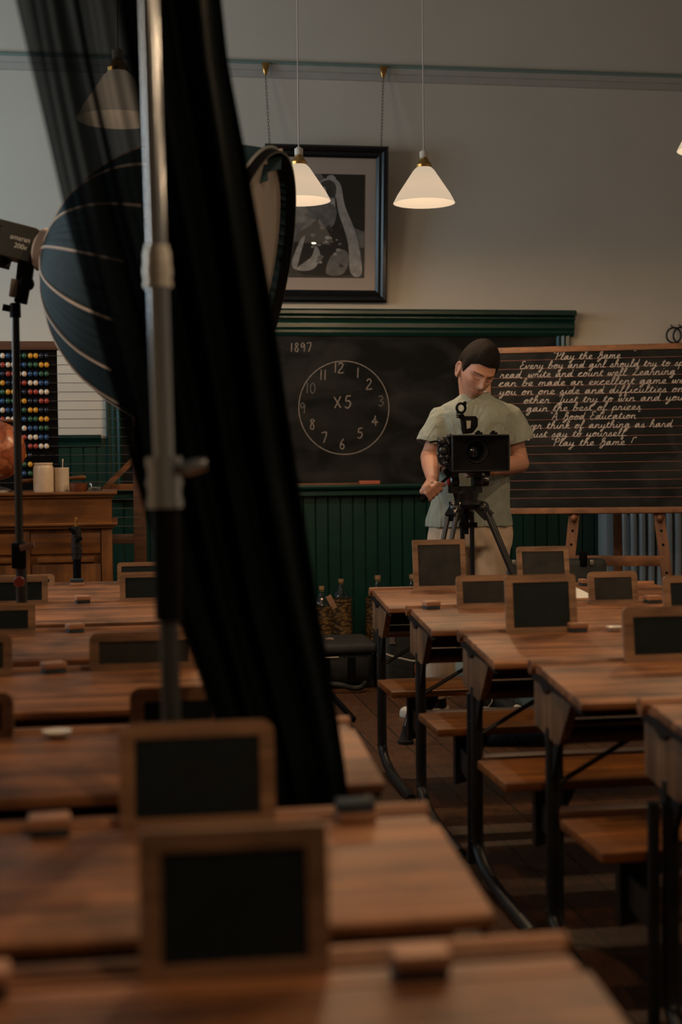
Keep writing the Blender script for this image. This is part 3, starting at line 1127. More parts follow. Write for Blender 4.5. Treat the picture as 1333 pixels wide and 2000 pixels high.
eraser(1140, yR[0], 14, 'rubber peeping out between the hard case and the large square slate', 5)
eraser(843, yR[1], 32, 'pale wood rubber at the aisle corner of the second desk', 12)
eraser(1276, yR[1], 33, 'wood rubber on black felt under the radiator', 8)
eraser(1128, yR[2], 38, 'pale rubber at the foot of the large square slate', 3)
eraser(152, yL[0], 27, 'rubber lying blue felt side up below the black spigot stand', 0, 1, -.075)
eraser(162, yL[1], 28, 'small reddish brown rubber on the second left desk', 14)
eraser(146, yL[2], 32, 'rubber lying askew on the third left desk', 20)
eraser(103, yL[3], 44, 'rubber lying askew left of the wide slate', 22)
eraser(90, yL[5], 80, 'blurred rubber at the left, second desk from the lens', 4)
eraser(690, yL[5], 78, 'dark blurred rubber right of the slate second from the lens', 3, 1)
eraser(815, yL[6], 115, 'blurred rubber right of the slate nearest the lens', 2, 0, -.085)
eraser(-60, yL[6], 125, 'blurred rubber at the lower left edge, nearest desk', 2, 0, -.06)


def saucer(px, yd, wpx, label):
    Ys = yd - .075
    r = wpx / 2 * Ys / FPX
    b = MB()
    b.lathe([(.001, .001), (r * .55, 0), (r * .62, .003), (r * .97, .01), (r, .013), (r * .95, .013), (r * .6, .006), (.001, .005)], n=32)
    o = b.build('saucer', M_dish, smooth=60)
    o.location = (W(px, 1230, Ys).x, Ys, .681)
    return tag(o, label, 'saucer', 'white saucers on the desks')


saucer(1200, yR[2], 34, 'small white saucer beside the nearest right hand slate')
saucer(108, yL[4], 58, 'small white saucer at the left, on the fifth left desk')
b = MB()
Mr = Matrix.Rotation(radians(4), 4, 'Z') @ Matrix.Rotation(radians(5.97), 4, 'X')
b.box((-.15, -.11, 0), (.08, .1, .0012), Mr)
o = b.build('sheet_of_paper', M_white)
o.location = (W(1106, 1160, 5.2).x, 5.2, .6695)
tag(o, 'white sheet of paper on the desk, corner showing beside the large square slate', 'paper')

# ------------------------------------------------------------------ easel with ruled blackboard
BA = radians(18)
P0 = W(1206, 1003, 7.25)
U = V((cos(BA), -sin(BA), .0045)).normalized()
Nb = V((-sin(BA), -cos(BA), .16)).normalized()
Vb = Nb.cross(U)
if Vb.z < 0: Vb = -Vb
N2 = U.cross(Vb)
if N2.y > 0: N2 = -N2


def onb(px, py):
    p = WP(px, py, P0 + N2 * .014, N2)
    return (p - P0).dot(U), (p - P0).dot(Vb)


Mb = Matrix((U, -N2, Vb)).transposed().to_4x4()
Mb.translation = P0
uL, _ = onb(948, 850)
uR = -uL
_, vT = onb(1206, 673)
eb = thing('ruled_blackboard', 'red ruled blackboard with cursive chalk lesson resting on the easel', 'blackboard', P0)
fwb = 12.5 * 7.25 / FPX
b = MB()
b.box((uL + .02, -.008, .02), (uR - .02, .008, vT - .02), Mb)
b.build('writing_surface', M_board, eb)
for lo, hi, mt in (((uL, -.016, 0), (uR, .014, fwb), M_easelh), ((uL, -.016, vT - fwb), (uR, .014, vT), M_easelh), ((uL, -.0155, fwb), (uL + fwb, .0135, vT - fwb), M_easel), ((uR - fwb, -.0155, fwb), (uR, .0135, vT - fwb), M_easel)):
    b = MB()
    b.box(lo, hi, Mb)
    b.build('frame_rail', mt, eb, bevel=.003)


def bp(u, v, d=.0088): return P0 + U * u + Vb * v + N2 * d


def cpx(cx, cy): return 940 + cx * .2948, 600 + cy * .2948


rows = [('"Play the Game.', 470, 347, 940, 335), ('Every boy and girl should try to sp', 255, 408, 1345, 385),
        ('read, write and count well. Learning', 125, 468, 1290, 442), ('can be made an excellent game wi', 115, 523, 1340, 500),
        ('you on one side and difficulties on', 120, 580, 1345, 558), ('other. Just try to win and you', 280, 636, 1345, 613),
        ('gain the best of prizes.', 300, 690, 1075, 676), ('"A Good Education"', 450, 746, 1050, 735),
        ('Never think of anything as hard', 235, 806, 1270, 791), ('Just say to yourself.', 310, 861, 975, 851), ('"Play the Game !"', 455, 919, 1028, 909)]
rul = [(500, 345), (500, 403), (500, 462), (500, 520), (500, 577), (500, 632), (500, 686), (500, 743), (500, 799), (500, 857), (500, 917), (500, 972), (500, 1030), (500, 1090), (500, 1147), (500, 1205), (500, 1263)]
b = MB()
for cx, cy in rul:
    u, v = onb(*cpx(cx, cy))
    b.box((uL + fwb, -.0088, v - .0017), (uR - fwb, -.0078, v + .0017), Mb)
b.build('ruled_lines', M_redline, eb, smooth=0)
def WORDS(t, A, d, vv, width):
    sx = width / sum(GL[c_][0] for c_ in t)
    x = 0
    for wd_ in t.split(' '):
        wl = sum(GL[c_][0] for c_ in wd_)
        if wd_:
            b_ = MB()
            write(b_, wd_, A + d * (x * sx), d, vv, N2, 7.7 * 7.25 / FPX, wl * sx, .0021, .3, 4)
            b_.build('chalk_word', M_chalk, eb)
        x += wl + GL[' '][0]


for t, xa, ya, xb_, yb_ in rows:
    ua, va = onb(*cpx(xa, ya))
    ub, vb2 = onb(*cpx(xb_, yb_))
    A, B = bp(ua, va), bp(ub, vb2)
    d = (B - A).normalized()
    vv = N2.cross(d)
    if vv.z < 0: vv = -vv
    WORDS(t, A, d, vv, (B - A).length)
    if t.endswith('Game.'):
        uq, vq = onb(*cpx(1000, 333))
        WORDS('"', bp(uq, vq), d, vv, .02)
ea = thing('easel', 'wooden A-frame easel with peg holes carrying the ruled blackboard', 'easel', (P0.x, P0.y, 0))


def bq(u, v, d): return P0 + U * u + Vb * v + N2 * d


for px, lean in ((1122, -1), (1290, 1)):
    u0, v0 = onb(px, 1008)
    top = bq(u0 * .15, vT + .12, -.04)
    k0 = bq(u0, v0, -.04)
    dr = (k0 - bq(u0 * .55 if True else 0, vT, -.04)).normalized()
    foot = k0 + dr * ((k0.z) / -dr.z)
    topp = k0 - dr * (vT - .03)
    b = MB()
    b.bar(topp, foot, .058, .028, up=N2)
    b.build('easel_leg', M_easel, ea, bevel=.004)
    b = MB()
    for t in (.075, .15, .30, .40):
        q = k0 + dr * t
        b.tube([q + N2 * .0148, q + N2 * .0152], .0075, 12)
    b.build('peg_holes', M_black, ea)
    b = MB()
    q = k0 - Vb * .014
    b.tube([q - N2 * .01, q + N2 * .08], .0165, 16)
    b.sphere(q + N2 * .08, .019, 14, 8)
    b.build('peg', M_easelh, ea)
    if lean < 0: legL = (k0, dr)
    else: legR = (k0, dr)
q0 = legL[0] + legL[1] * .235
q1 = legR[0] + legR[1] * .235
b = MB()
b.bar(q0, q1, .022, .055, up=(0, 0, 1))
b.build('crossbar', M_easelh, ea, bevel=.003)
b = MB()
tb = bq(0, vT - .04, -.06)
b.bar(tb, V((tb.x + .25, tb.y + .62, 0)), .05, .025)
b.build('back_leg', M_easel, ea, bevel=.003)
# iron hoops leaning on the wall above the board
for k, (px, py, r) in enumerate(((1317, 655, .048), (1333, 655, .052))):
    c = W(px, py, 8.54)
    b = MB()
    b.tube([c + V((r * cos(2 * pi * q / 28), .012 * k, r * sin(2 * pi * q / 28))) for q in range(28)], .006, 8, closed=True)
    b.tube([c + V((0, .0, r)), c + V((0, .05, r + .02))], .004, 6)
    tag(b.build('iron_ring', M_iron, origin=c), ('left' if k == 0 else 'right') + ' one of two iron rings hanging on the wall above the ruled blackboard', 'ring', 'iron rings on the wall')
# radiator, pipe
rx0, rx1 = W(1214, 1080, 8.38).x, W(1318, 1080, 8.38).x
rad = thing('radiator', 'old column radiator with blue grey paint behind the easel', 'radiator', ((rx0 + rx1) / 2, 8.38, 0))
M_rad = plain('radiator_paint', (.3, .36, .4), .35, 0, .05)
ncol = 7
stp = (rx1 - rx0) / (ncol - 1)
for k in range(ncol):
    xx = rx0 + k * stp
    b = MB()
    pa = catmull([(xx, 8.44, .1), (xx, 8.35, .1), (xx, 8.33, .16), (xx, 8.33, .8), (xx, 8.36, .86), (xx, 8.44, .86), (xx, 8.46, .8), (xx, 8.46, .16)], 5, True)
    b.tube(pa, .024, 10, closed=True)
    b.tube([(xx, 8.395, .1), (xx, 8.395, .86)], .022, 10)
    b.build('radiator_column', M_rad, rad)
b = MB()
for zz in (.12, .84): b.tube([(rx0 - .03, 8.395, zz), (rx1 + .03, 8.395, zz)], .02, 10)
for xx in (rx0, rx1): b.box((xx - .018, 8.36, 0), (xx + .018, 8.43, .1))
b.build('radiator_header', M_rad, rad)
b = MB()
px0, px1 = W(1182, 1080, 8.45).x, W(1202, 1080, 8.45).x
b.box((px0, 8.42, 0), (px1, 8.575, 1.3))
tag(b.build('pipe_box', M_rad, origin=(px0, 8.5, 0), bevel=.004), 'pale blue boxed pipe standing left of the radiator', 'pipe box')

# ------------------------------------------------------------------ teacher's desk and what stands on it
TYF = 6.95
td = thing('teacher_desk', 'tall oak teacher desk with moulded top at the left, jars on it', 'desk', (W(110, 960, TYF).x, TYF, 0))
TZ = W(150, 961, TYF).z
tx1 = W(218, 1000, TYF).x
tx0 = tx1 - 1.35
tov = W(229, 962, TYF).x - tx1
z1 = W(150, 1021, TYF).z


def mould(b, z, hgt, ov):
    b.box((tx0 - ov, TYF - ov, z - hgt), (tx1 + ov, TYF + .6, z))
    b.box((tx0 - ov * .5, TYF - ov * .5, z - hgt * 2), (tx1 + ov * .5, TYF + .59, z - hgt))


b = MB()
mould(b, TZ, .014, tov)
b.build('desk_top', M_oak, td, bevel=.004)
b = MB()
mould(b, z1, .014, tov)
b.build('waist_moulding', M_oak, td, bevel=.004)
b = MB()
b.box((tx0, TYF, z1), (tx1, TYF + .58, TZ - .027))
b.build('upper_drawer_case', M_oak, td)
b = MB()
b.box((tx0, TYF + .02, 0), (tx1, TYF + .58, z1 - .027))
b.build('carcass', M_oakp, td)
pxa = W(200, 1080, TYF).x
for k, (xa, xb_) in enumerate(((tx1 - .05, tx1), (tx0, tx0 + .05), (tx1 - .44, tx1 - .39))):
    b = MB()
    b.box((xa, TYF + .004, 0), (xb_, TYF + .02, z1 - .028))
    b.build('stile', M_oakp, td, bevel=.002)
for xa, xb_ in ((tx1 - .385, tx1 - .055), (tx0 + .055, tx1 - .445)):
    b = MB()
    b.box((xa, TYF + .008, z1 - .15), (xb_, TYF + .02, z1 - .05))
    b.build('drawer', M_oak, td, bevel=.003)
    b = MB()
    b.box((xa + .03, TYF + .0, z1 - .19), (xb_ - .03, TYF + .02, z1 - .165))
    b.build('panel_moulding', M_oak, td, bevel=.003)
    b = MB()
    b.box((xa, TYF + .012, .06), (xb_, TYF + .02, z1 - .2))
    b.build('panel', M_oakp, td, bevel=.003)


def jar(px0, px1, pytop, Y, name, label, mat, cat, neck):
    w_ = (px1 - px0) * Y / FPX / 2
    c = W((px0 + px1) / 2, 958, Y)
    h = (958 - pytop) * Y / FPX
    o = thing(name, label, cat, (c.x, Y, TZ))
    b = MB()
    if neck:
        pr = [(w_ * .96, 0), (w_, .01), (w_, h * .8), (w_ * .95, h * .88), (w_ * .86, h * .92), (w_ * .94, h * .94), (w_ * .94, h), (w_ * .84, h), (w_ * .8, h * .9), (w_ * .88, .02), (.001, .015)]
    else:
        pr = [(w_ * .95, 0), (w_, .006), (w_, h * .94), (w_ * 1.02, h * .95), (w_ * 1.02, h), (w_ * .9, h), (w_ * .88, .02), (.001, .012)]
    b.lathe(pr, (c.x, Y, TZ), 32)
    b.build('jar_body', mat, o, smooth=50)
    return o, c, h, w_


random.seed(8)
j1, c1, h1, w1 = jar(66, 104.5, 902, 7.08, 'stoneware_jar', 'stout stoneware jar with a shouldered neck holding dark pens on the teacher desk', M_stone, 'jar', True)
for k in range(12):
    a = random.uniform(0, 6.28)
    q = V((c1.x, 7.08, TZ))
    b = MB()
    b.tube([q + V((.02 * cos(a), .02 * sin(a), .02)), q + V((.045 * cos(a) + .012, .045 * sin(a), h1 + random.uniform(.03, .065)))], .0018, 6)
    tag(b.build('dip_pen', M_black, origin=q), 'thin dark pen in the bunch standing in the shouldered stoneware jar', 'pen', 'pens in the shouldered jar')
j2, c2, h2, w2 = jar(106.5, 135, 912, 7.12, 'stoneware_pot', 'straight sided cream pot right of the stoneware jar on the teacher desk', M_stone2, 'jar', False)
for k, (dx, hh, mt) in enumerate(((.004, .042, M_stone2), (-.016, .022, M_black), (-.01, .026, M_black))):
    q = V((c2.x, 7.12, TZ))
    b = MB()
    b.tube([q + V((dx * .5, 0, .015)), q + V((dx + .002, .005, h2 + hh * .5)), q + V((dx + .003, .006, h2 + hh))], [.0022, .0022, .004 if k == 0 else .002], 8)
    tag(b.build('paint_brush', mt, origin=q), ('pale tipped brush standing in the cream pot', 'dark brush in the cream pot, leaning leftmost', 'dark brush in the cream pot between two others')[k], 'brush', 'brushes in the cream pot')
b = MB()
c = W(153, 958, 7.05)
r = 17.5 * 7.05 / FPX
b.lathe([(r * .9, 0), (r * .96, .004), (r, .036), (r * 1.02, .041), (r * .92, .041), (r * .88, .008), (.001, .006)], n=28)
o = b.build('brown_dish', plain('brown_glaze', (.13, .04, .018), .3))
o.location = (c.x, 7.05, TZ)
tag(o, 'small brown glazed dish right of the cream pot on the teacher desk', 'dish')
c = W(185, 957, 7.05)
r = 14.5 * 7.05 / FPX
gj = thing('glass_jar', 'small glass jar of dark nibs at the end of the teacher desk', 'jar', (c.x, 7.05, TZ))
q = V((c.x, 7.05, TZ))
b = MB()
b.lathe([(r * .9, 0), (r, .004), (r, .036), (r * .93, .042), (r * .96, .045), (r * .9, .045), (r * .93, .034), (r * .94, .006), (.001, .004)], q, 28)
b.build('jar_body', glass('jar_glass', (.85, .9, .88), 1.5), gj)
b = MB()
for k in range(40):
    a, rr_ = random.uniform(0, 6.28), r * .8 * sqrt(random.random())
    p = q + V((rr_ * cos(a), rr_ * sin(a), .007 + random.random() * .014))
    b.tube([p, p + V((random.uniform(-.008, .008), random.uniform(-.008, .008), random.uniform(-.001, .004)))], .002, 5)
o = b.build('nibs', M_steel, gj)
o['kind'] = 'stuff'
b = MB()
q0, q1 = W(42, 940, 7.22), W(168, 932, 7.22)
pa = [q0, q0.lerp(q1, .3), q0.lerp(q1, .75), q0.lerp(q1, .88), q0.lerp(q1, .95), q1]
b.tube(pa, [.012, .011, .008, .012, .014, .006], 10)
tag(b.build('handbell_handle', M_oak, origin=q0), 'turned wooden stick lying behind the jars on the teacher desk', 'stick')
# globe
gc = W(-9, 880, 7.1)
gr = 57 * 7.1 / FPX
gl = thing('globe', 'terracotta coloured globe on a turned stand, cut by the left edge', 'globe', (gc.x, 7.1, TZ))


def globe_mat():
    m, nt, bs = nodes('globe_print')
    L = nt.links.new
    tc = N(nt, 'ShaderNodeTexCoord')
    nz = N(nt, 'ShaderNodeTexNoise')
    nz.inputs['Scale'].default_value = 9
    nz.inputs['Detail'].default_value = 6
    L(tc.outputs['Object'], nz.inputs[0])
    rp = N(nt, 'ShaderNodeValToRGB')
    e = rp.color_ramp.elements
    e[0].position, e[0].color = .44, (.34, .095, .042, 1)
    e[1].position, e[1].color = .56, (.5, .17, .075, 1)
    e2 = e.new(.5)
    e2.color = (.2, .05, .022, 1)
    L(nz.outputs['Fac'], rp.inputs[0])
    L(rp.outputs[0], bs.inputs['Base Color'])
    bs.inputs['Roughness'].default_value = .28
    return m


b = MB()
b.sphere(gc, gr, 40, 24)
b.build('globe_ball', globe_mat(), gl, smooth=180)
b = MB()
b.tube([gc + V((0, (gr + .012) * cos(t), (gr + .012) * sin(t))) for t in [2 * pi * k / 40 for k in range(40)]], .004, 8, closed=True)
b.build('meridian_ring', M_brass, gl)
b = MB()
zb = TZ
zt = gc.z - gr - .01
b.lathe([(.075, 0), (.075, .012), (.05, .022), (.02, .03), (.014, zt - zb)], (gc.x, 7.1, zb), 24)
b.build('globe_stand', M_steel, gl)
b = MB()
b.lathe([(.02, 0), (.034, .006), (.03, .012), (.012, .016)], gc + V((.06, 0, gr * .93)), 14)
b.build('dial_cap', M_oak, gl)

# ------------------------------------------------------------------ abacus frame behind the teacher desk
AY = 7.75
ab = thing('abacus', 'tall wooden abacus frame with rows of coloured beads behind the teacher desk', 'abacus', (W(110, 900, AY).x, AY, 0))
ax0, ax1 = W(-190, 900, AY).x, W(284, 900, AY).x
azt, az1 = W(110, 667, AY).z, W(110, 684, AY).z
b = MB()
b.box((ax0, AY - .02, az1), (ax1, AY + .02, azt))
b.build('top_rail', M_rail, ab, bevel=.003)
azb = W(260, 1050, AY).z
for xa, xb_ in ((ax1 - 24 * AY / FPX, ax1), (ax0, ax0 + .06)):
    b = MB()
    b.box((xa, AY - .021, 0), (xb_, AY + .021, az1))
    b.build('post', M_rail, ab, bevel=.003)
b = MB()
b.box((ax0, AY - .018, azb - .03), (ax1, AY + .018, azb + .02))
b.build('bottom_rail', M_rail, ab, bevel=.003)
b = MB()
b.box((ax0 + .02, AY + .004, azb + .02), (W(113, 800, AY).x, AY + .012, az1))
b.build('black_backing', M_black, ab)
b = MB()
rowz = []
for r_ in range(20):
    z = W(100, 695 + 17.65 * r_, AY - .02).z
    rowz.append(z)
    b.tube([(ax0 + .03, AY - .02, z), (ax1 - .03, AY - .02, z)], .0018, 6)
b.build('wires', plain('abacus_wire', (.12, .11, .1), .45, .8), ab)
cyc = [(.012, .018, .035), (.62, .3, .03), (.025, .09, .05), (.02, .06, .16), (.66, .56, .46), (.3, .045, .03)]
bmats = [plain('bead_' + n_, c_, .25, 0, .06) for n_, c_ in zip(('black', 'yellow', 'green', 'blue', 'cream', 'red'), cyc)]
protos = []
mb_me = {}
for k in range(6):
    b = MB()
    b.sphere((0, 0, 0), (.0138, .0152, .0152), 14, 8)
    mb_me[k] = b.mesh('bead', bmats[k], 180)
cnt = 0
rest = MB()
for r_ in range(14):
    for j in range(9):
        px = 91 - 10.6 * j - (1.2 if j > 3 else 0)
        if r_ > 10 and 25 < px + r_ * 0 < 108 and not (45 < px < 66): continue
        if r_ > 7 and px < 40: continue
        p = W(px, 695 + 17.65 * r_, AY - .02)
        p.z = rowz[r_]
        ci = (r_ + (j // 2)) % 6
        if cnt < 100:
            o = bpy.data.objects.new('bead', mb_me[ci])
            COL.objects.link(o)
            o.parent = ab
            o.location = p - ORG[ab.name]
            o['label'] = ('black', 'yellow', 'green', 'blue', 'cream', 'red')[ci] + ' bead'
            cnt += 1
        else:
            rest.sphere(p, (.0138, .0152, .0152), 14, 8, mi=ci)
if rest.v:
    o = rest.build('beads', bmats, ab, smooth=180)
    o['kind'] = 'stuff'
# sloping wooden bar behind the abacus end
b = MB()
p0, p1 = W(196, 962, 8.0), W(262, 897, 8.0)
b.bar(p0, p1, .03, .05, up=(0, -1, 0))
b.bar(W(205, 951, 8.02), W(285, 951, 8.02), .03, .034)
b.bar(p0 + (p0 - p1) * .4, V((p0.x - .15, 8.05, 0)), .03, .05, up=(0, -1, 0))
b.bar(W(275, 951, 8.02), V((W(275, 951, 8.02).x, 8.02, 0)), .03, .034)
tag(b.build('folded_easel', M_easelh, origin=(p0.x, 8, 0)), 'pale folded easel with a sloping bar behind the abacus, beside the teacher desk', 'easel')

# ------------------------------------------------------------------ demijohns, cases, floor clutter
M_wick = None


def wicker():
    m, nt, bs = nodes('wicker')
    L = nt.links.new
    tc = N(nt, 'ShaderNodeTexCoord')
    vo = N(nt, 'ShaderNodeTexVoronoi')
    vo.inputs['Scale'].default_value = 60
    mp = N(nt, 'ShaderNodeMapping')
    mp.inputs['Scale'].default_value = (.6, .6, 1.3)
    L(tc.outputs['Object'], mp.inputs[0])
    L(mp.outputs[0], vo.inputs[0])
    rp = N(nt, 'ShaderNodeValToRGB')
    rp.color_ramp.elements[0].color = (.3, .17, .05, 1)
    rp.color_ramp.elements[1].color = (.03, .016, .006, 1)
    rp.color_ramp.elements[1].position = .7
    L(vo.outputs['Distance'], rp.inputs[0])
    L(rp.outputs[0], bs.inputs['Base Color'])
    bs.inputs['Roughness'].default_value = .7
    bp_ = N(nt, 'ShaderNodeBump')
    bp_.inputs['Strength'].default_value = .8
    bp_.inputs['Distance'].default_value = .006
    bp_.invert = True
    L(vo.outputs['Distance'], bp_.inputs['Height'])
    L(bp_.outputs[0], bs.inputs['Normal'])
    return m


M_wick = wicker()
M_gg = glass('demijohn_glass', (.55, .68, .62), 2.0, .05)
M_cork = plain('cork', (.35, .2, .1), .8, 0, .2, 60)


def demijohn(px, pyb, pyc, wpx, Y, label):
    c = W(px, 1200, Y)
    R = wpx / 2 * Y / FPX
    zb_ = W(px, pyb, Y).z
    zc = W(px, pyc, Y).z
    o = thing('demijohn', label, 'demijohn', (c.x, Y, 0), 'wicker demijohns by the back wall')
    q = V((c.x, Y, 0))
    b = MB()
    b.lathe([(R * .9, 0), (R, .02), (R * 1.02, zb_ * .5), (R * .98, zb_ - .02), (R * 1.04, zb_), (R * .9, zb_), (R * .88, zb_ - .02), (.001, zb_ - .022)], q, 28)
    b.build('wicker_basket', M_wick, o)
    b = MB()
    hn = zc - zb_
    b.lathe([(R * .82, zb_ - .018), (R * .78, zb_ + hn * .12), (R * .55, zb_ + hn * .38), (R * .28, zb_ + hn * .58), (R * .24, zb_ + hn * .75), (R * .3, zb_ + hn * .78), (R * .3, zb_ + hn * .84)], q, 24)
    b.build('glass_bottle', M_gg, o)
    b = MB()
    b.lathe([(R * .22, zb_ + hn * .72), (R * .25, zb_ + hn * .85), (R * .27, zb_ + hn)], q, 12)
    b.build('cork', M_cork, o)
    return o, q, zb_, R


demijohn(667, 1168, 1131, 42, 8.3, 'wicker covered demijohn with a clear shoulder, second from the drape')
d2, q2, zb2, R2 = demijohn(629, 1184, 1145, 42, 8.12, 'wicker covered demijohn nearest the drape with a paper tag on its neck')
b = MB()
b.box((-.016, -.003, -.05), (.016, .0, .04), Matrix.Translation(q2 + V((.05, -R2 * .55, zb2 + .03))) @ Euler((0, radians(-28), 0)).to_matrix().to_4x4() @ Matrix.Rotation(.3, 4, 'X'))
b.build('paper_tag', plain('tag_paper', (.5, .3, .2), .8), d2)
demijohn(739, 1168, 1124, 50, 8.35, 'wicker covered demijohn half hidden by the nearest desk corner, third from the drape')
demijohn(806, 1168, 1122, 46, 8.38, 'demijohn whose pale stopper shows beside the square cornered slate, fourth from the drape')


def rbox(lo, hi, r, mat, name, parent=None, **k):
    b_ = MB()
    b_.box(lo, hi)
    return b_.build(name, mat, parent, bevel=r, smooth=60, **k)


bx0, bx1 = W(560, 1300, 7.25).x, W(733, 1300, 7.25).x
by0, by1 = 7.2, 7.62
bgz = W(690, 1262, 7.2).z
bag = thing('equipment_bag', 'large black padded equipment bag lying on the floor before the demijohns', 'bag', ((bx0 + bx1) / 2, 7.4, 0))
M_nyl = plain('black_nylon', (.009, .011, .012), .55, 0, .2, 30, .1, 500)
M_nylg = plain('grey_nylon', (.03, .03, .03), .7, 0, .2, 30, .1, 500)
rbox((bx0, by0 + .015, .02), (bx1, by1, bgz - .035), .05, M_nyl, 'bag_body', bag)
b = MB()
b.box((bx0 - .005, by0, bgz - .04), (bx1 + .005, by1 + .005, bgz + .012))
b.build('bag_lid', M_nylg, bag, bevel=.02, smooth=60)
b = MB()
b.tube([(bx0 + .02, by0 - .002, bgz - .055), (bx1 - .2, by0 - .002, bgz - .055)], .004, 6)
b.build('zip', M_steel, bag)
b = MB()
for xx in (bx0 + .2, bx1 - .13): b.box((xx - .02, by0 - .0, .04), (xx + .02, by0 + .012, bgz - .06))
b.build('strap', M_black, bag)
b = MB()
sc = W(645, 1245, 7.4)
sc.z = bgz + .014
pts = []
for k in range(10):
    a = pi / 2 + k * pi / 5
    rr_ = .024 if k % 2 == 0 else .01
    pts.append((sc.x + rr_ * cos(a), sc.y + rr_ * sin(a) * 1.3))
b.prism(pts, sc.z, sc.z + .006, 'z')
b.build('star_badge', plain('star_badge', (.5, .36, .28), .5), bag)
b = MB()
pa = catmull([W(640, 1336, 7.12), W(665, 1338, 7.1), W(690, 1344, 7.1), W(706, 1342, 7.1), W(714, 1334, 7.14)], 6)
for p in pa: p.z = max(p.z, .02)
b.tube(pa, .014, 10)
b.build('carry_handle', M_nyl, bag)
# light stand whose leg pokes out from behind the drape
fe = WZ(692, 1406, .012)
sx, sy = W(566, 1290, 6.75).x, 6.75
st = thing('light_stand', 'black light stand behind the drape, one leg reaching out over the floor', 'light stand', (sx, sy, 0))
b = MB()
b.tube([(sx, sy, .12), (sx, sy, .85)], .014, 10)
b.build('pole', M_black, st)
hub = V((sx, sy, .28))
for a in (None, 110, 235):
    e = fe if a is None else hub + V((.5 * cos(radians(a)), .5 * sin(radians(a)), -.268))
    b = MB()
    b.bar(hub, e, .02, .02)
    b.build('leg', M_black, st)
# hard case standing behind the slates
hx0, hx1 = W(984, 1100, 6.95).x, W(1186, 1100, 6.95).x
hz = W(1150, 1091, 6.95).z
hc = thing('hard_case', 'black waterproof hard case standing upright under the ruled blackboard', 'case', ((hx0 + hx1) / 2, 7.0, 0))
rbox((hx0, 6.93, .0), (hx1, 7.03, hz), .03, M_case, 'case_lid', hc)
rbox((hx0 - .003, 6.99, .0), (hx1 + .003, 7.12, hz - .01), .03, M_case, 'case_body', hc)
b = MB()
for r4 in (((hx0 + .05, 6.924, .1), (hx1 - .05, 6.932, hz - .07)),): b.box(*r4)
b.build('raised_panel', M_case, hc, bevel=.003)
for px in (1001, 1153):
    c = W(px, 1098, 6.95)
    b = MB()
    b.box((c.x - .01, 6.918, c.z - .013), (c.x + .01, 6.93, c.z + .013))
    b.build('hasp', M_steel, hc, bevel=.002)
c = W(1138, 1094, 6.95)
rbox((c.x - .018, 6.92, c.z - .03), (c.x + .018, 6.95, c.z + .045), .004, M_black, 'latch', hc)
# clutter beyond the first right hand desk
cx0 = W(752, 1270, 7.0)
rbox((cx0.x, 7.0, 0), (W(812, 1270, 7.0).x, 7.35, W(780, 1226, 7.0).z), .02, M_case, 'case_body', (k1 := thing('flight_case', 'black case with silver latch on the floor behind the first right hand desk', 'case', (cx0.x, 7.1, 0))))
c = W(766, 1248, 7.0)
b = MB()
b.box((c.x - .012, 6.99, c.z - .02), (c.x + .012, 7.0, c.z + .025))
b.box((c.x - .018, 6.988, c.z - .024), (c.x + .018, 6.998, c.z - .016))
b.build('latch', M_steel, k1)


def lump(name, c, r3, mat, label, cat, seed):
    random.seed(seed)
    b_ = MB()
    b_.sphere((0, 0, 0), r3, 28, 16)
    for p in b_.v:
        q = p.copy()
        f_ = 1 + .12 * sin(q.x * 23 + seed) * cos(q.y * 31 + seed * 2) + .08 * sin(q.z * 47 + q.x * 15)
        p.x *= f_
        p.y *= f_
        p.z = max(p.z * f_, -r3[2] * .6)
    o_ = b_.build(name, mat, smooth=180)
    o_.location = (c[0], c[1], r3[2] * .6)
    return tag(o_, label, cat)


c = WZ(786, 1322, 0)
lump('orange_cloth', (c.x, 7.55), (.13, .1, .045), cloth_mat('orange_cloth', (.42, .10, .025)), 'crumpled orange cloth on the floor behind the first right hand bench', 'cloth', 2)
c = WZ(1030, 1470, 0)
lump('navy_bag', (c.x + .02, 5.72), (.2, .13, .075), cloth_mat('navy_nylon', (.012, .022, .045)), 'dark navy bag on the floor under the right hand desks', 'bag', 3)
c = WZ(1018, 1392, 0)
lump('blue_bag', (c.x + .1, 6.52), (.13, .1, .07), cloth_mat('blue_nylon', (.16, .27, .36)), 'light blue crumpled bag on the floor right of the sneakers', 'bag', 5)
c = WZ(884, 1322, 0)
lump('pale_blue_cloth', (c.x + .05, 7.3), (.14, .1, .07), cloth_mat('pale_blue_cloth', (.2, .3, .38)), 'pale blue cloth on the floor behind the operator, seen under the second desk', 'cloth', 7)
b = MB()
b.tube(catmull([W(745, 1274, 6.9), W(770, 1283, 6.9), W(800, 1290, 6.9), W(830, 1300, 6.9), V((W(835, 1300, 6.9).x, 6.9, .005)), V((W(870, 1300, 6.9).x, 6.85, .006))], 6), .005, 8)
tag(b.build('white_cable', plain('white_cable', (.5, .47, .43), .5), origin=W(800, 1290, 6.9)), 'white cable looping down behind the first right hand desk leg', 'cable')

# ------------------------------------------------------------------ camera and tripod
KY = 6.0
tp = thing('tripod', 'black twin tube video tripod with fluid head under the cinema camera', 'tripod', (W(917, 985, KY).x, KY + .06, 0))
tcx = W(917, 985, KY).x
tyy = KY + .06
tz = W(917, 985, tyy).z


def T(px, py, Y=tyy): return W(px, py, Y)


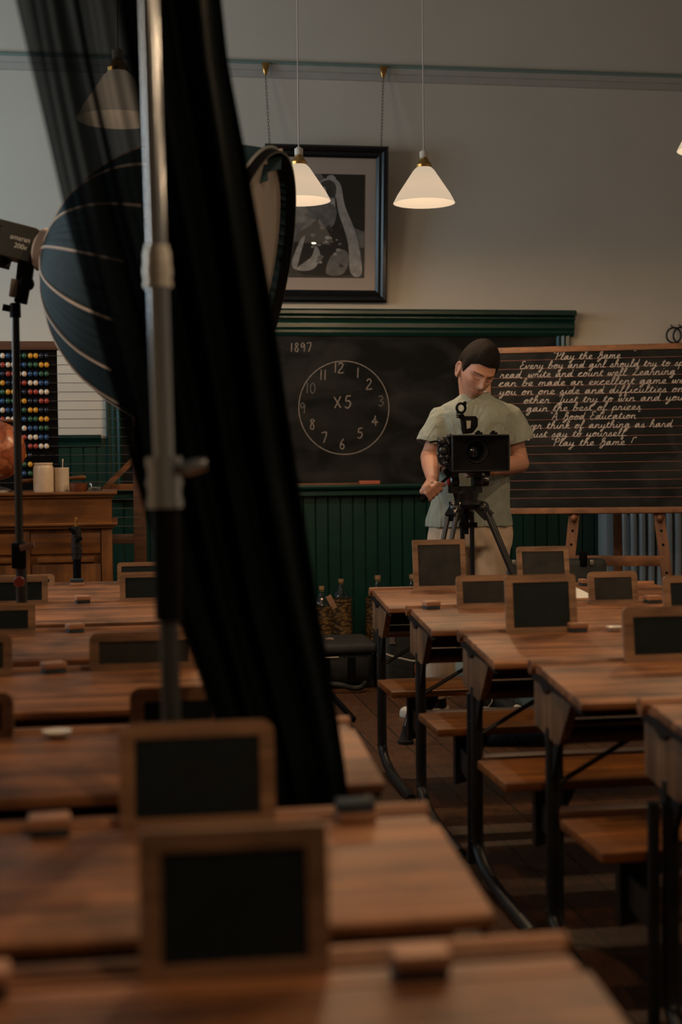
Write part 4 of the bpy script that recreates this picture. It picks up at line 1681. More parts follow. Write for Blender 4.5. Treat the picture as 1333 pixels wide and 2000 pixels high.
b = MB()
b.lathe([(.03, tz - .03), (.055, tz - .02), (.075, tz), (.075, tz + .012), (.05, tz + .02), (.046, tz + .03), (.03, tz + .035)], (tcx, tyy, 0), 24)
b.build('bowl', M_blackg, tp)
feet = [WZ(793, 1452, 0), V((tcx + .43, tyy - .22, 0)), V((tcx + .075, tyy + .25, 0))]
for i, f_ in enumerate(feet):
    dr = (f_ - V((tcx, tyy, 0))).normalized()
    sd = V((-dr.y, dr.x, 0))
    top = V((tcx, tyy, tz - .005)) + dr * .075
    b = MB()
    b.bar(V((tcx, tyy, tz)) + dr * .05, top + dr * .03 + V((0, 0, -.05)), .05, .045)
    b.sphere(top + V((0, 0, -.01)), .03, 12, 8)
    mid = top.lerp(f_ + V((0, 0, .05)), .5)
    for s_ in (-1, 1):
        b.tube([top + sd * s_ * .022 + dr * .02 + V((0, 0, -.03)), mid + sd * s_ * .02], .011, 10)
    b.bar(mid - (f_ - top).normalized() * .03, mid + (f_ - top).normalized() * .03, .065, .04, up=dr)
    b.tube([mid, f_ + V((0, 0, .06))], .012, 10)
    b.build('leg', M_blackg, tp, smooth=40)
    b = MB()
    b.lathe([(.034, 0), (.034, .012), (.026, .02), (.016, .055), (.012, .075)], f_, 16)
    b.build('rubber_foot', M_rubber, tp)
b = MB()
c = T(906, 1010)
b.tube([V((tcx, tyy, tz - .03)), V((tcx, tyy, tz - .13))], .012, 10)
b.bar(V((tcx - .03, tyy - .01, tz - .09)), V((tcx + .045, tyy - .01, tz - .09)), .03, .022)
b.build('bowl_handle', M_black, tp)
hb = W(917, 970, KY)
b = MB()
b.lathe([(.05, tz + .02), (.056, tz + .05), (.05, tz + .06)], (tcx, tyy, 0), 24)
zc0 = tz + .06
zc1 = W(917, 922, KY).z
for sx_, rr_ in ((-.055, .036), (.05, .036)):
    b.lathe([(rr_ * .8, -.02), (rr_, -.014), (rr_, .014), (rr_ * .8, .02)], (tcx + sx_, tyy, (zc0 + zc1) / 2 - .002), 24, Matrix.Rotation(pi / 2, 4, 'Y'))
    b.box((tcx + sx_ - .017, tyy - .03, zc0 - .01), (tcx + sx_ + .017, tyy + .03, zc1))
b.lathe([(.024, 0), (.026, .01), (.022, .03)], (tcx + .07, tyy, (zc0 + zc1) / 2), 16, Matrix.Rotation(pi / 2, 4, 'Y'))
b.box((tcx - .03, tyy - .03, zc0 - .01), (tcx + .03, tyy + .03, zc0 + .02))
b.build('fluid_head', M_blackg, tp, smooth=40)
b = MB()
b.box((tcx - .085, tyy - .08, zc1 - .004), (tcx + .075, tyy + .1, zc1 + .02))
b.lathe([(.012, 0), (.014, .01), (.014, .02)], W(948, 924, KY - .02), 12, Matrix.Rotation(pi / 2, 4, 'Y'))
b.build('mounting_plate', M_blackg, tp, bevel=.004)
b = MB()
c = W(877, 885 + 42, KY)
b.lathe([(.012, 0), (.014, .01), (.014, .025), (.008, .03)], c, 16, Matrix.Rotation(-.6, 4, 'Y'))
b.sphere(c, .012, 12, 8)
b.build('rosette', M_black, tp)
PB0, PB1 = W(882, 926, KY), W(824, 978, KY - .02)
b = MB()
b.tube([PB0, PB0.lerp(PB1, .5)], .0065, 12)
b.tube([PB0.lerp(PB1, .46), PB0.lerp(PB1, .56), PB1], [.009, .0125, .013], 12)
b.build('pan_bar', M_black, tp)
b = MB()
b.lathe([(.018, 0), (.018, .006)], V((tcx - .055 - .02, tyy - .005, (zc0 + zc1) / 2)), 20, Matrix.Rotation(-pi / 2, 4, 'Y'))
b.build('red_ring', plain('red_anodised', (.3, .02, .015), .4, .4), tp)

ck = thing('cinema_camera', 'black cinema camera with matte box and top handle on the tripod', 'camera', (W(925, 920, KY).x, KY, zc1 + .02))
m0, m1 = W(883.5, 920, KY - .14), W(993, 850, KY - .14)
mx0, mx1, mz0, mz1 = m0.x, m1.x, m0.z, m1.z
lc = W(931.5, 882, KY - .14)
lr = 25 * (KY - .14) / FPX
# matte box with round opening
b = MB()
nn = 40
yf, yb_ = KY - .15, KY - .08
cir = [V((lc.x + lr * cos(2 * pi * k / nn), 0, lc.z + lr * sin(2 * pi * k / nn))) for k in range(nn)]


def sq(k):
    a = 2 * pi * k / nn
    dx, dz = cos(a), sin(a)
    t = 1e9
    if dx > 1e-6: t = min(t, (mx1 - lc.x) / dx)
    if dx < -1e-6: t = min(t, (mx0 - lc.x) / dx)
    if dz > 1e-6: t = min(t, (mz1 - lc.z) / dz)
    if dz < -1e-6: t = min(t, (mz0 - lc.z) / dz)
    return V((lc.x + dx * t, 0, lc.z + dz * t))


sqs = [sq(k) for k in range(nn)]
for cx_, cz_ in ((mx0, mz0), (mx1, mz0), (mx1, mz1), (mx0, mz1)):
    kk = min(range(nn), key=lambda k: (sqs[k] - V((cx_, 0, cz_))).length)
    sqs[kk] = V((cx_, 0, cz_))
vs = [p + V((0, yf, 0)) for p in sqs] + [p + V((0, yf + .012, 0)) for p in cir] + [p + V((0, yb_, 0)) for p in sqs] + [p + V((0, yb_, 0)) for p in cir]
fs = []
for k in range(nn):
    j = (k + 1) % nn
    fs += [(k, j, nn + j, nn + k), (2 * nn + k, 3 * nn + k, 3 * nn + j, 2 * nn + j), (k, 2 * nn + k, 2 * nn + j, j), (nn + k, nn + j, 3 * nn + j, 3 * nn + k)]
b.add(vs, fs)
b.build('matte_box', M_black, ck, smooth=30)
b = MB()
b.tube([sqs[k] + V((0, yf - .003, 0)) * 1 for k in range(nn)], .004, 6, closed=True)
b.build('matte_box_rim', M_blackg, ck)
b = MB()
MY = Matrix.Rotation(pi / 2, 4, 'X')
b.lathe([(lr * .98, -.02), (lr * .98, .0), (lr * .92, .004), (lr * .86, 0), (lr * .62, -.045), (lr * .62, -.2), (lr * .98, -.2)], (lc.x, KY - .135, lc.z), 40, MY)
b.f = b.f[:-2]
b.m = b.m[:-2]
b.build('lens_barrel', plain('lens_barrel', (.02, .02, .021), .25, .3), ck, smooth=40)
b = MB()
b.lathe([(lr * .64, -.05), (lr * .5, -.04), (lr * .25, -.035), (.0005, -.033)], (lc.x, KY - .135, lc.z), 32, MY)
b.f = [f_ for f_ in b.f if len(f_) < 10]
b.m = b.m[:len(b.f)]
b.build('front_element', plain('lens_coating', (.004, .008, .014), .04, 0, .1, 10, coat=1), ck, smooth=180)
b = MB()
b0, b1 = W(858, 916, KY), W(960, 852, KY)
b.box((b0.x + .03, KY - .06, zc1 + .022), (b1.x, KY + .17, b1.z))
b.build('camera_body', M_blackg, ck, bevel=.006)
b = MB()
s0, s1 = W(858, 915, KY), W(884, 850, KY)
b.box((s0.x + .012, KY - .1, s0.z + .02), (s1.x + .01, KY + .06, s1.z - .012))
b.box((s0.x + .022, KY - .12, s0.z), (s1.x - .006, KY + .02, s0.z + .05))
for k, (px, py, r_) in enumerate(((863, 862, .018), (866, 880, .02), (872, 893, .014), (876, 866, .012), (870, 905, .013), (878, 852, .012), (862, 893, .01))):
    b.lathe([(r_, 0), (r_, .014), (r_ * .7, .018), (r_ * .65, .026)], W(px, py, KY - .1), 16, MY)
b.tube(catmull([W(880, 914, KY - .1), W(862, 905, KY - .1), W(856, 885, KY - .1), W(860, 866, KY - .08)], 5), .006, 8)
b.build('side_controls', M_blackg, ck, bevel=.002)
b = MB()
pa = catmull([W(866, 880, KY - .08), W(860, 866, KY - .1), W(852, 862, KY - .11), W(840, 864, KY - .12)], 6)
b.tube(pa, [(.006, .004)] * len(pa), 8)
b.build('focus_lever', M_black, ck)
b = MB()
for px in (934, 963):
    c = W(px, 847, KY)
    b.box((c.x - .014, KY - .03, c.z - .012), (c.x + .014, KY + .0, c.z + .006))
    b.lathe([(.008, 0), (.008, .01)], c + V((0, -.01, .003)), 12)
b.build('top_rods', M_black, ck, bevel=.002)
# top handle
b = MB()
hp = [(904, 813), (926, 814), (930, 819), (930, 834), (920, 847), (903, 847), (903, 841), (911, 838), (902, 832)]
q = [W(px, py, KY - .02) for px, py in hp]
b.prism([(p.x, p.z) for p in (W(901, 813, KY), W(927, 813, KY), W(931, 818, KY), W(931, 833, KY), W(921, 846, KY), W(906, 848, KY), W(903, 838, KY), W(903, 833, KY))], KY - .03, KY + .02, 'y')
b.build('top_handle', M_black, ck, bevel=.003)
b = MB()
b.prism([(p.x, p.z) for p in (W(908, 822, KY), W(917, 822, KY), W(916, 836, KY), W(909, 838, KY))], KY - .0315, KY - .0305, 'y')
b.build('handle_slot', M_steel, ck)
b = MB()
c = W(901, 797, KY - .02)
b.tube([c + V((.019 * cos(t), 0, .02 * sin(t))) for t in [2 * pi * k / 24 for k in range(24)]], [(.0055, .012)] * 24, 8, closed=True, flat=(0, 1, 0))
b.box((c.x + .012, KY - .03, c.z + .012), (c.x + .022, KY - .01, c.z + .028))
for dz in (-.024, -.033, -.042):
    b.lathe([(.018 - abs(dz + .033) * .3, 0), (.018, .003), (.015, .006)], c + V((-.004, 0, dz)), 16)
b.bar(c + V((-.004, 0, -.03)), W(906, 818, KY - .02), .022, .02)
b.build('microphone_clamp', M_black, ck)

# ------------------------------------------------------------------ camera operator
PY = 6.42


def skin_mat():
    m, nt, bs = nodes('skin')
    L = nt.links.new
    tc = N(nt, 'ShaderNodeTexCoord')
    nz = N(nt, 'ShaderNodeTexNoise')
    nz.inputs['Scale'].default_value = 14
    nz.inputs['Detail'].default_value = 4
    L(tc.outputs['Object'], nz.inputs[0])
    rp = N(nt, 'ShaderNodeValToRGB')
    rp.color_ramp.elements[0].color = (.40, .19, .125, 1)
    rp.color_ramp.elements[1].color = (.48, .255, .18, 1)
    L(nz.outputs['Fac'], rp.inputs[0])
    L(rp.outputs[0], bs.inputs['Base Color'])
    bs.inputs['Roughness'].default_value = .5
    bs.inputs['Subsurface Weight'].default_value = .12
    bs.inputs['Subsurface Radius'].default_value = (.01, .004, .002)
    bs.inputs['Subsurface Scale'].default_value = .6
    return m


M_skin = skin_mat()
M_brow = plain('brow_brown', (.045, .024, .016), .85)
M_lash = plain('lash_brown', (.09, .04, .028), .8)
M_lip = plain('lips', (.36, .15, .11), .45, 0, .08)
M_hair = plain('dark_brown_hair', (.011, .007, .005), .75, 0, .4, 160, .9, 330, spec=.2)
M_shirt = cloth_mat('sage_tshirt_cotton', (.245, .275, .245), .85, (7, 7, 3), .03)
M_trous = cloth_mat('beige_cotton', (.48, .375, .285), .6, (8, 8, 3), .02)
person = thing('person', 'person in sage green t-shirt and beige trousers looking down behind the cinema camera', 'person', (W(915, 1393, PY).x, PY, 0))
# head ------------------------------------------------------------
HC = W(932, 724, PY - .05)
FACE = Euler((0, 0, 0))
yawh, pit = radians(13), radians(31)
# local head: x = subject's left... face along -Y (towards camera), turned to +X
MH = Matrix.Translation(HC) @ Matrix.Rotation(yawh, 4, 'Z') @ Matrix.Rotation(radians(11), 4, 'Y') @ Matrix.Rotation(pit, 4, 'X') @ Matrix.Diagonal((1.03, 1.04, 1.12, 1))


def g(x, s): return math.exp(-(x / s) ** 2)


def headp(a, th):
    """a azimuth (0 = face forward -y), th polar from top"""
    x, y, z = sin(th) * sin(a), -sin(th) * cos(a), cos(th)
    P = V((.0755 * x, .098 * y, .119 * z))
    zz = P.z
    if zz < -.015:
        k = min(1, (-.015 - zz) / .1)
        P.x *= 1 - .36 * k ** 1.3
        if y > 0: P.y *= 1 - .42 * k
        else: P.y *= 1 + .02 * k
    if y < 0 and zz > -.06: P.y *= .96
    fr = max(0, -y)
    X, Z = P.x, P.z
    ax_ = abs(X)
    d = 0
    d += .021 * g(X, .0095) * g(Z + .030, .013)
    d += .014 * g(X, .0075) * g(Z + .008, .024)
    d += .006 * g(ax_ - .012, .007) * g(Z + .034, .008)
    d += .009 * g(ax_ - .028, .022) * g(Z - .021, .0085)
    d -= .0155 * g(ax_ - .031, .015) * g(Z - .004, .011)
    d += .0065 * g(ax_ - .031, .011) * g(Z - .001, .0075)
    d += .005 * g(ax_ - .047, .014) * g(Z + .018, .015)
    d += .0075 * g(X, .02) * g(Z + .0605, .0045)
    d += .0085 * g(X, .017) * g(Z + .0715, .005)
    d -= .003 * g(X, .02) * g(Z + .066, .0022)
    d -= .004 * g(X, .014) * g(Z + .083, .005)
    d += .009 * g(X, .02) * g(Z + .1, .014)
    P.y -= d * min(1, fr * 1.8)
    return P


NA, NT = 144, 110
b = MB()
vs = [headp(2 * pi * k / NA, pi * j / NT) for j in range(NT + 1) for k in range(NA)]
fs = []
for j in range(NT):
    for k in range(NA):
        k2 = (k + 1) % NA
        fs.append((j * NA + k, (j + 1) * NA + k, (j + 1) * NA + k2, j * NA + k2))
body = MB()
body.add([MH @ p for p in vs], fs)
for s_ in (-1, 1):  # ears
    Me = MH @ Matrix.Translation((s_ * .0765, .012, -.012)) @ Euler((radians(-8), 0, radians(s_ * -24))).to_matrix().to_4x4()
    pa = []
    for k in range(15):
        t = radians(-70 + 300 * k / 14)
        pa.append(Me @ V((s_ * .011, .016 * cos(t) * (1 if sin(t) > 0 else .7), .029 * sin(t) + (0 if sin(t) > 0 else 0))))
    body.tube(pa, .0052, 8)
    body.sphere(Me @ V((s_ * .004, 0, 0)), (.008, .016, .027), 14, 10, (Me.to_3x3()).to_4x4())
    body.sphere(Me @ V((s_ * .009, -.004, -.03)), .008, 10, 8)
NB = W(926, 793, PY + .03)
body.cap(MH @ V((0, .03, -.055)), NB + V((0, .0, -.03)), .054, .06, 20)


def PX(px, py, dy=0): return W(px, py, PY + dy)


SHR, SHL = PX(866, 806, .02), PX(998, 803, .02)
ELR, ELL = PX(840, 892, .0), PX(1016, 905, .02)
HR = PB0.lerp(PB1, .66)          # grip point on the pan bar
WRR = PX(846, 938, -.22)
WRL = PX(962, 918, -.22)
body.cap(PX(925, 815, .03), PX(917, 1030, .03), .1, .1, 20)
body.cap(SHR + V((.03, 0, -.02)), SHL + V((-.03, 0, -.02)), .045, .045)
body.cap(SHR + V((.0, 0, -.04)), ELR, .044, .043)
body.cap(ELR, ELR.lerp(WRR, .35), .044, .043)
body.cap(ELR.lerp(WRR, .35), WRR, .043, .028)
body.cap(SHL + V((.0, 0, -.04)), ELL, .044, .043)
body.cap(ELL, ELL.lerp(WRL, .35), .045, .043)
body.cap(ELL.lerp(WRL, .35), WRL, .043, .028)
# legs inside trousers
HPR, HPL = PX(878, 1065, .03), PX(955, 1065, .03)
FR, FL = WZ(852, 1388, 0), WZ(950, 1392, 0)
FR.y = FL.y = PY + .02
KNR, KNL = V((FR.x + .015, PY - .0, .50)), V((FL.x - .0, PY - .01, .50))
for hp_, kn, ft in ((HPR, KNR, FR), (HPL, KNL, FL)):
    body.cap(hp_, kn, .075, .05)
    body.cap(kn, V((ft.x, ft.y + .03, .09)), .05, .036)
# right hand round the pan bar
bd = (PB1 - PB0).normalized()          # along the bar, towards its free end
pal = (HR - WRR)
sideN = V((0, -1, 0)) - bd * bd.dot(V((0, -1, 0)))
sideN.normalize()                      # towards the camera
upN = bd.cross(sideN)
if upN.z < 0: upN = -upN


def ring(t, ang, r_):
    c_ = HR + bd * t
    return c_ + (upN * cos(ang) + sideN * sin(ang)) * r_


body.cap(WRR, HR + upN * .022 + bd * .012 + sideN * .006, .026, .026)
body.cap(HR + upN * .026 - bd * .026, HR + upN * .026 + bd * .03, .0165, .0155)
body.cap(WRR + V((.004, 0, -.01)), HR + upN * .026 - bd * .022, .022, .017)
for k, (t, L_, r_) in enumerate(((-.033, 1.0, .0095), (-.011, 1.08, .0098), (.011, 1.02, .0093), (.031, .86, .0082))):
    pts = [ring(t, radians(5), .026), ring(t, radians(62), .031), ring(t, radians(125), .027), ring(t, radians(125 + 72 * L_), .0245)]
    for q0, q1 in zip(pts[:-1], pts[1:]): body.cap(q0, q1, r_, r_ * .93)
th = [WRR.lerp(HR, .45) + V((.016, -.012, 0)), HR - bd * .04 + upN * .006 + sideN * .02, HR - bd * .058 - upN * .012 + sideN * .018]
body.cap(th[0], th[1], .0135, .0115)
body.cap(th[1], th[2], .0112, .0092)
# left hand behind the camera
lh = WRL
body.cap(lh, lh + V((-.07, -.03, .01)), .026, .02)
for k in range(4):
    q0 = lh + V((-.075, -.035, .028 - .018 * k))
    q1 = q0 + V((-.035, -.018, .002))
    body.cap(q0, q1, .0092, .0088)
    body.cap(q1, q1 + V((-.018, .02, -.003)), .0088, .008)
body.cap(lh + V((-.03, -.03, .015)), lh + V((-.05, -.055, .03)), .011, .0095)
bo = body.build('body', [M_skin, M_lip], person, smooth=180)
bake(bo, [('REMESH', dict(mode='VOXEL', voxel_size=.0038)), ('SMOOTH', dict(factor=.5, iterations=3))])
me = bo.data
if len(me.materials) < 2:
    me.materials.clear()
    me.materials.append(M_skin)
    me.materials.append(M_lip)
MHi = MH.inverted()
o0 = ORG[person.name]
for p in me.polygons:
    p.use_smooth = True
    q = MHi @ (V(p.center) + o0)
    p.material_index = 1 if (q.y < -.06 and abs(q.x) < .023 * (1 - .0) and -.0765 < q.z < -.0565 and abs(q.x) < .023 - abs(q.z + .066) * .9) else 0
# hair
b = MB()


def hairline(a):
    """polar angle where the hair ends for azimuth a (0 = front)"""
    a = abs((a + pi) % (2 * pi) - pi)
    if a < .62: return radians(62)
    if a < 1.05: return radians(62 + (a - .62) / .43 * 9)
    if a < 1.32: return radians(71 + (a - 1.05) / .27 * 24)
    if a < 1.75: return radians(95 - (a - 1.32) / .43 * 12)
    if a < 2.1: return radians(83 + (a - 1.75) / .35 * 40)
    return radians(123)


NH = 40
vs, fs = [], []
random.seed(12)
for j in range(NH + 1):
    for k in range(NA):
        a = 2 * pi * k / NA
        hl = hairline(a)
        t = j / NH
        p = headp(a, hl * t)
        nrm = V((p.x / .0755 ** 2, p.y / .098 ** 2, p.z / .119 ** 2)).normalized()
        thk = .013 * (1 - t ** 6) + .0015 + .005 * (1 - t) + random.uniform(-.0006, .0006)
        if abs((a + pi) % (2 * pi) - pi) < .8: thk += .004 * t
        vs.append(MH @ (p + nrm * thk))
for j in range(NH):
    for k in range(NA):
        k2 = (k + 1) % NA
        fs.append((j * NA + k, (j + 1) * NA + k, (j + 1) * NA + k2, j * NA + k2))
nb = len(vs)
for k in range(NA):
    a = 2 * pi * k / NA
    p = headp(a, hairline(a) * .97)
    vs.append(MH @ (p * .95))
for k in range(NA):
    k2 = (k + 1) % NA
    fs.append((NH * NA + k, nb + k, nb + k2, NH * NA + k2))
b.add(vs, fs)
b.build('hair', M_hair, person, smooth=180)
for s_ in (-1, 1):
    b = MB()
    pts = []
    for k in range(9):
        t = k / 8
        x = s_ * (.012 + .04 * t)
        z = .0185 + .005 * sin(t * pi * .75) - .002 * t
        a = math.asin(max(-1, min(1, x / .0755)))
        yy = min(headp(a, math.acos(z / .119)).y, 0)
        pts.append(MH @ V((x, yy - .0015, z)))
    b.tube(pts, [(.0034 * (1 - .6 * k / 8), .0016) for k in range(9)], 6)
    b.build('eyebrow', M_brow, person)
    b = MB()
    pts = []
    for k in range(9):
        t = k / 8
        x = s_ * (.018 + .026 * t)
        z = -.0045 - .0028 * sin(t * pi)
        a = math.asin(max(-1, min(1, x / .0755)))
        yy = headp(a, math.acos(z / .119)).y
        pts.append(MH @ V((x, yy - .0012, z)))
    b.tube(pts, [(.0013, .001)] * 9, 6)
    b.build('eyelashes', M_lash, person)
# T-shirt ----------------------------------------------------------
b = MB()
rings = [(1029, 832, 1003, .135), (1012, 834, 1002, .135), (985, 842, 998, .13), (955, 846, 997, .128), (920, 852, 995, .126), (880, 856, 997, .128), (850, 857, 1000, .13), (825, 855, 1004, .128), (806, 856, 1006, .115), (793, 863, 998, .098), (783, 876, 984, .085), (775, 890, 968, .073), (769, 899, 957, .064)]
vs, fs = [], []
n = 56
for (py, xa, xb_, dep_) in rings:
    a_, c_ = PX(xa, py, .02), PX(xb_, py, .02)
    ce = (a_ + c_) / 2
    hwd = (c_.x - a_.x) / 2
    for k in range(n):
        t = 2 * pi * k / n
        ex = 2.4
        cx_, sx_ = cos(t), sin(t)
        vs.append(ce + V((hwd * math.copysign(abs(cx_) ** (2 / ex), cx_), dep_ * math.copysign(abs(sx_) ** (2 / ex), sx_), 0)))
m_ = len(rings)
for j in range(m_ - 1):
    for k in range(n):
        k2 = (k + 1) % n
        fs.append((j * n + k, j * n + k2, (j + 1) * n + k2, (j + 1) * n + k))
fs.append(tuple(range(n))[::-1])
fs.append(tuple((m_ - 1) * n + k for k in range(n)))
b.add(vs, fs)


def sleeve(sh, el, inn, r0, r1, f_):
    d = (el - sh)
    e = sh + d * f_
    b.tube([inn, sh.lerp(inn, .35), sh, sh.lerp(e, .4), e], [r0 * .95, r0 * 1.02, r0, (r0 + r1) / 2, r1], 24)


sleeve(SHR + V((-.004, 0, -.02)), ELR + V((-.012, 0, 0)), PX(905, 815, .02), .06, .079, .68)
sleeve(SHL + V((.0, 0, -.022)), ELL + V((.02, 0, 0)), PX(955, 812, .02), .062, .082, .52)
sh = b.build('t_shirt', M_shirt, person, smooth=180)
bake(sh, [('REMESH', dict(mode='VOXEL', voxel_size=.006)), ('SMOOTH', dict(factor=.5, iterations=6))])
# fold relief on the cotton
me = sh.data
import mathutils.noise as mn
nrm = [v.normal.copy() for v in me.vertices]
for v, nn_ in zip(me.vertices, nrm):
    p = v.co
    q = V((p.x * 9 + p.z * 3.5, p.y * 9, p.z * 3.2 - p.x * 2.5))
    f1 = abs(mn.noise(q)) * -.016
    q2 = V((p.x * 20 - p.z * 10, p.y * 20, p.z * 8))
    f1 += mn.noise(q2) * .004
    v.co = p + nn_ * f1
for p in me.polygons: p.use_smooth = True
b = MB()
col = []
for k in range(40):
    t = 2 * pi * k / 40
    ce = (PX(899, 769, .02) + PX(957, 769, .02)) / 2
    col.append(ce + V((.066 * cos(t), .063 * sin(t), -.004 + (.012 * sin(t) if True else 0))))
b.tube(col, [(.006, .012)] * 40, 8, closed=True, flat=(0, 0, 1))
b.build('collar', M_shirt, person)
for sh_, el_, f_, rad_ in ((SHR + V((-.004, 0, -.02)), ELR + V((-.012, 0, 0)), .66, .073), (SHL + V((.0, 0, -.022)), ELL + V((.02, 0, 0)), .5, .076)):
    d = (el_ - sh_).normalized()
    e = sh_ + (el_ - sh_) * f_
    u_ = d.cross(V((0, 1, 0))).normalized()
    v_ = d.cross(u_)
    b = MB()
    b.tube([e + u_ * (rad_ * cos(t)) + v_ * (rad_ * sin(t)) for t in [2 * pi * k / 36 for k in range(36)]], [(.003, .012)] * 36, 6, closed=True, flat=d)
    b.build('sleeve_hem', M_shirt, person)
# trousers
b = MB()
wa, wb_ = PX(836, 1040, .02), PX(1000, 1040, .02)
ce = (wa + wb_) / 2
vs, fs = [], []
trr = [(1022, 838, 1000, .125), (1045, 836, 1001, .128), (1066, 836, 1000, .125), (1080, 872, 962, .06)]
for (py, xa, xb_, dep_) in trr:
    a_, c_ = PX(xa, py, .02), PX(xb_, py, .02)
    cc = (a_ + c_) / 2
    for k in range(40):
        t = 2 * pi * k / 40
        vs.append(cc + V(((c_.x - a_.x) / 2 * math.copysign(abs(cos(t)) ** .85, cos(t)), dep_ * math.copysign(abs(sin(t)) ** .85, sin(t)), 0)))
for j in range(3):
    for k in range(40):
        k2 = (k + 1) % 40
        fs.append((j * 40 + k, j * 40 + k2, (j + 1) * 40 + k2, (j + 1) * 40 + k))
fs += [tuple(range(40)), tuple(range(120, 160))]
b.add(vs, fs)
for hp_, kn, ft in ((PX(876, 1064, .02), KNR, FR), (PX(957, 1064, .02), KNL, FL)):
    b.tube(catmull([hp_, hp_.lerp(kn, .5), kn, kn.lerp(V((ft.x, ft.y + .03, .1)), .5), V((ft.x, ft.y + .03, .075))], 5), [(.1 - .016 * min(1, i / 12) - .012 * max(0, (i - 12) / 8), .122 - .036 * min(1, i / 10) - .012 * max(0, (i - 10) / 10)) for i in range(21)], 24)
tr = b.build('trousers', M_trous, person, smooth=180)
bake(tr, [('REMESH', dict(mode='VOXEL', voxel_size=.007)), ('SMOOTH', dict(factor=.5, iterations=14))])
me = tr.data
nrm = [v.normal.copy() for v in me.vertices]
for v, nn_ in zip(me.vertices, nrm):
    p = v.co
    v.co = p + nn_ * (-.012 * abs(mn.noise(V((p.x * 8, p.y * 8, p.z * 5 + p.x * 6)))) + .003 * mn.noise(V((p.x * 30, p.y * 30, p.z * 14))))
for p in me.polygons: p.use_smooth = True
# sneakers
M_canv = plain('black_canvas', (.015, .016, .018), .8, 0, .2)
M_sole = plain('white_rubber', (.62, .58, .52), .6)
M_lace = plain('white_lace', (.6, .55, .48), .8)
for ft, ang in ((FR, radians(-62)), (FL, radians(40))):
    Ms = Matrix.Translation((ft.x, ft.y + .03, 0)) @ Matrix.Rotation(ang, 4, 'Z')
    b = MB()
    out = catmull([(0, .06, 0), (.036, .03, 0), (.034, -.08, 0), (.046, -.15, 0), (.03, -.205, 0), (0, -.218, 0), (-.03, -.205, 0), (-.046, -.15, 0), (-.034, -.08, 0), (-.036, .03, 0)], 5, True)
    b.prism([(p.x, p.y) for p in out], 0, .026, 'z', Ms)
    b.build('sneaker_sole', M_sole, person, bevel=.003)
    b = MB()
    m4 = Ms
    b.tube([m4 @ V(p) for p in ((0, -.195, .03), (0, -.16, .04), (0, -.1, .05), (0, -.05, .065))], [(.03, .012), (.04, .022), (.036, .035), (.034, .045)], 18)
    b.tube([m4 @ V(p) for p in ((0, .0, .024), (0, .0, .07), (0, .004, .12))], [.042, .04, .04], 18)
    b.cap(m4 @ V((0, -.02, .05)), m4 @ V((0, -.1, .045)), .036, .032)
    so = b.build('sneaker_upper', M_canv, person, smooth=180)
    b = MB()
    b.sphere(m4 @ V((0, -.185, .026)), (.034, .034, .022), 14, 10, Ms.to_3x3().to_4x4())
    b.build('toe_cap', M_sole, person)
    b = MB()
    for k in range(5):
        y_ = -.055 - .02 * k
        z_ = .092 - .008 * k
        b.tube(catmull([m4 @ V(p) for p in ((-.026, y_, z_ - .016), (0, y_ - .006, z_ + .001), (.026, y_, z_ - .016))], 4), .0034, 6)
    b.tube(catmull([m4 @ V(p) for p in ((0, -.05, .1), (.03, -.06, .11), (.046, -.07, .06), (.05, -.075, .028))], 5), .003, 6)
    b.tube(catmull([m4 @ V(p) for p in ((0, -.05, .1), (-.03, -.07, .1), (-.044, -.085, .06), (-.04, -.06, .03))], 5), .003, 6)
    b.build('laces', M_lace, person)

# ------------------------------------------------------------------ softbox lamp on its stand
LYB = 4.6
S0 = W(93, 490, LYB)
C0 = W(470, 585, LYB - .19)
AX = (C0 - S0).normalized()
LA = (C0 - S0).length
RAD = 292 * (LYB - .19) / FPX
e2 = V((0, 0, 1)) - AX * AX.z
e2.normalize()
e1 = e2.cross(AX)
MA = Matrix((e1, e2, AX)).transposed().to_4x4()
MA.translation = S0
sb = thing('softbox_lamp', 'film lamp with a big round softbox pointing right, partly behind the black drape', 'film lamp', S0)
prof = [(0, .05), (.02, .085), (.05, .13), (.12, .225), (.21, .305), (.35, .385), (.5, .436), (.75, .48), (1, .495)]
prof = [(t * LA, r / .495 * RAD) for t, r in prof]
pc_ = catmull([(p[1], p[0], 0) for p in prof], 4)
b = MB()
NS = 16


def wob(a, j):
    k = a / (2 * pi) * NS
    f_ = k - math.floor(k)
    return 1 - .018 * sin(pi * f_) + .011 * sin(a * 80 + .8 * sin(a * 7))


vs, fs = [], []
n = 224
for p in pc_:
    for k in range(n):
        a = 2 * pi * k / n
        r_ = p.x * wob(a, 0)
        vs.append(MA @ V((r_ * cos(a), r_ * sin(a), p.y)))
for j in range(len(pc_) - 1):
    for k in range(n):
        k2 = (k + 1) % n
        fs.append((j * n + k, j * n + k2, (j + 1) * n + k2, (j + 1) * n + k))
b.add(vs, fs)
M_sbx = plain('softbox_fabric', (.010, .030, .044), .75, 0, .15, 30, spec=.25)
b.build('softbox_shell', M_sbx, sb, smooth=60)
b = MB()
lip = []
b.lathe([(RAD, LA - .01), (RAD * 1.0, LA + .03), (RAD * .985, LA + .03), (RAD * .975, LA + .0)], (0, 0, 0), 96, MA)
b.f = b.f[:-2]
b.m = b.m[:-2]
b.build('softbox_lip', M_black, sb)
b = MB()
b.lathe([(RAD * .975, LA - .02), (RAD * .6, LA - .012), (.0008, LA - .01)], (0, 0, 0), 64, MA)
b.f = [f_ for f_ in b.f if len(f_) < 10]
b.m = b.m[:len(b.f)]
b.build('diffuser', plain('diffuser_cloth', (.19, .175, .17), .85, 0, .06, 8), sb, smooth=180)
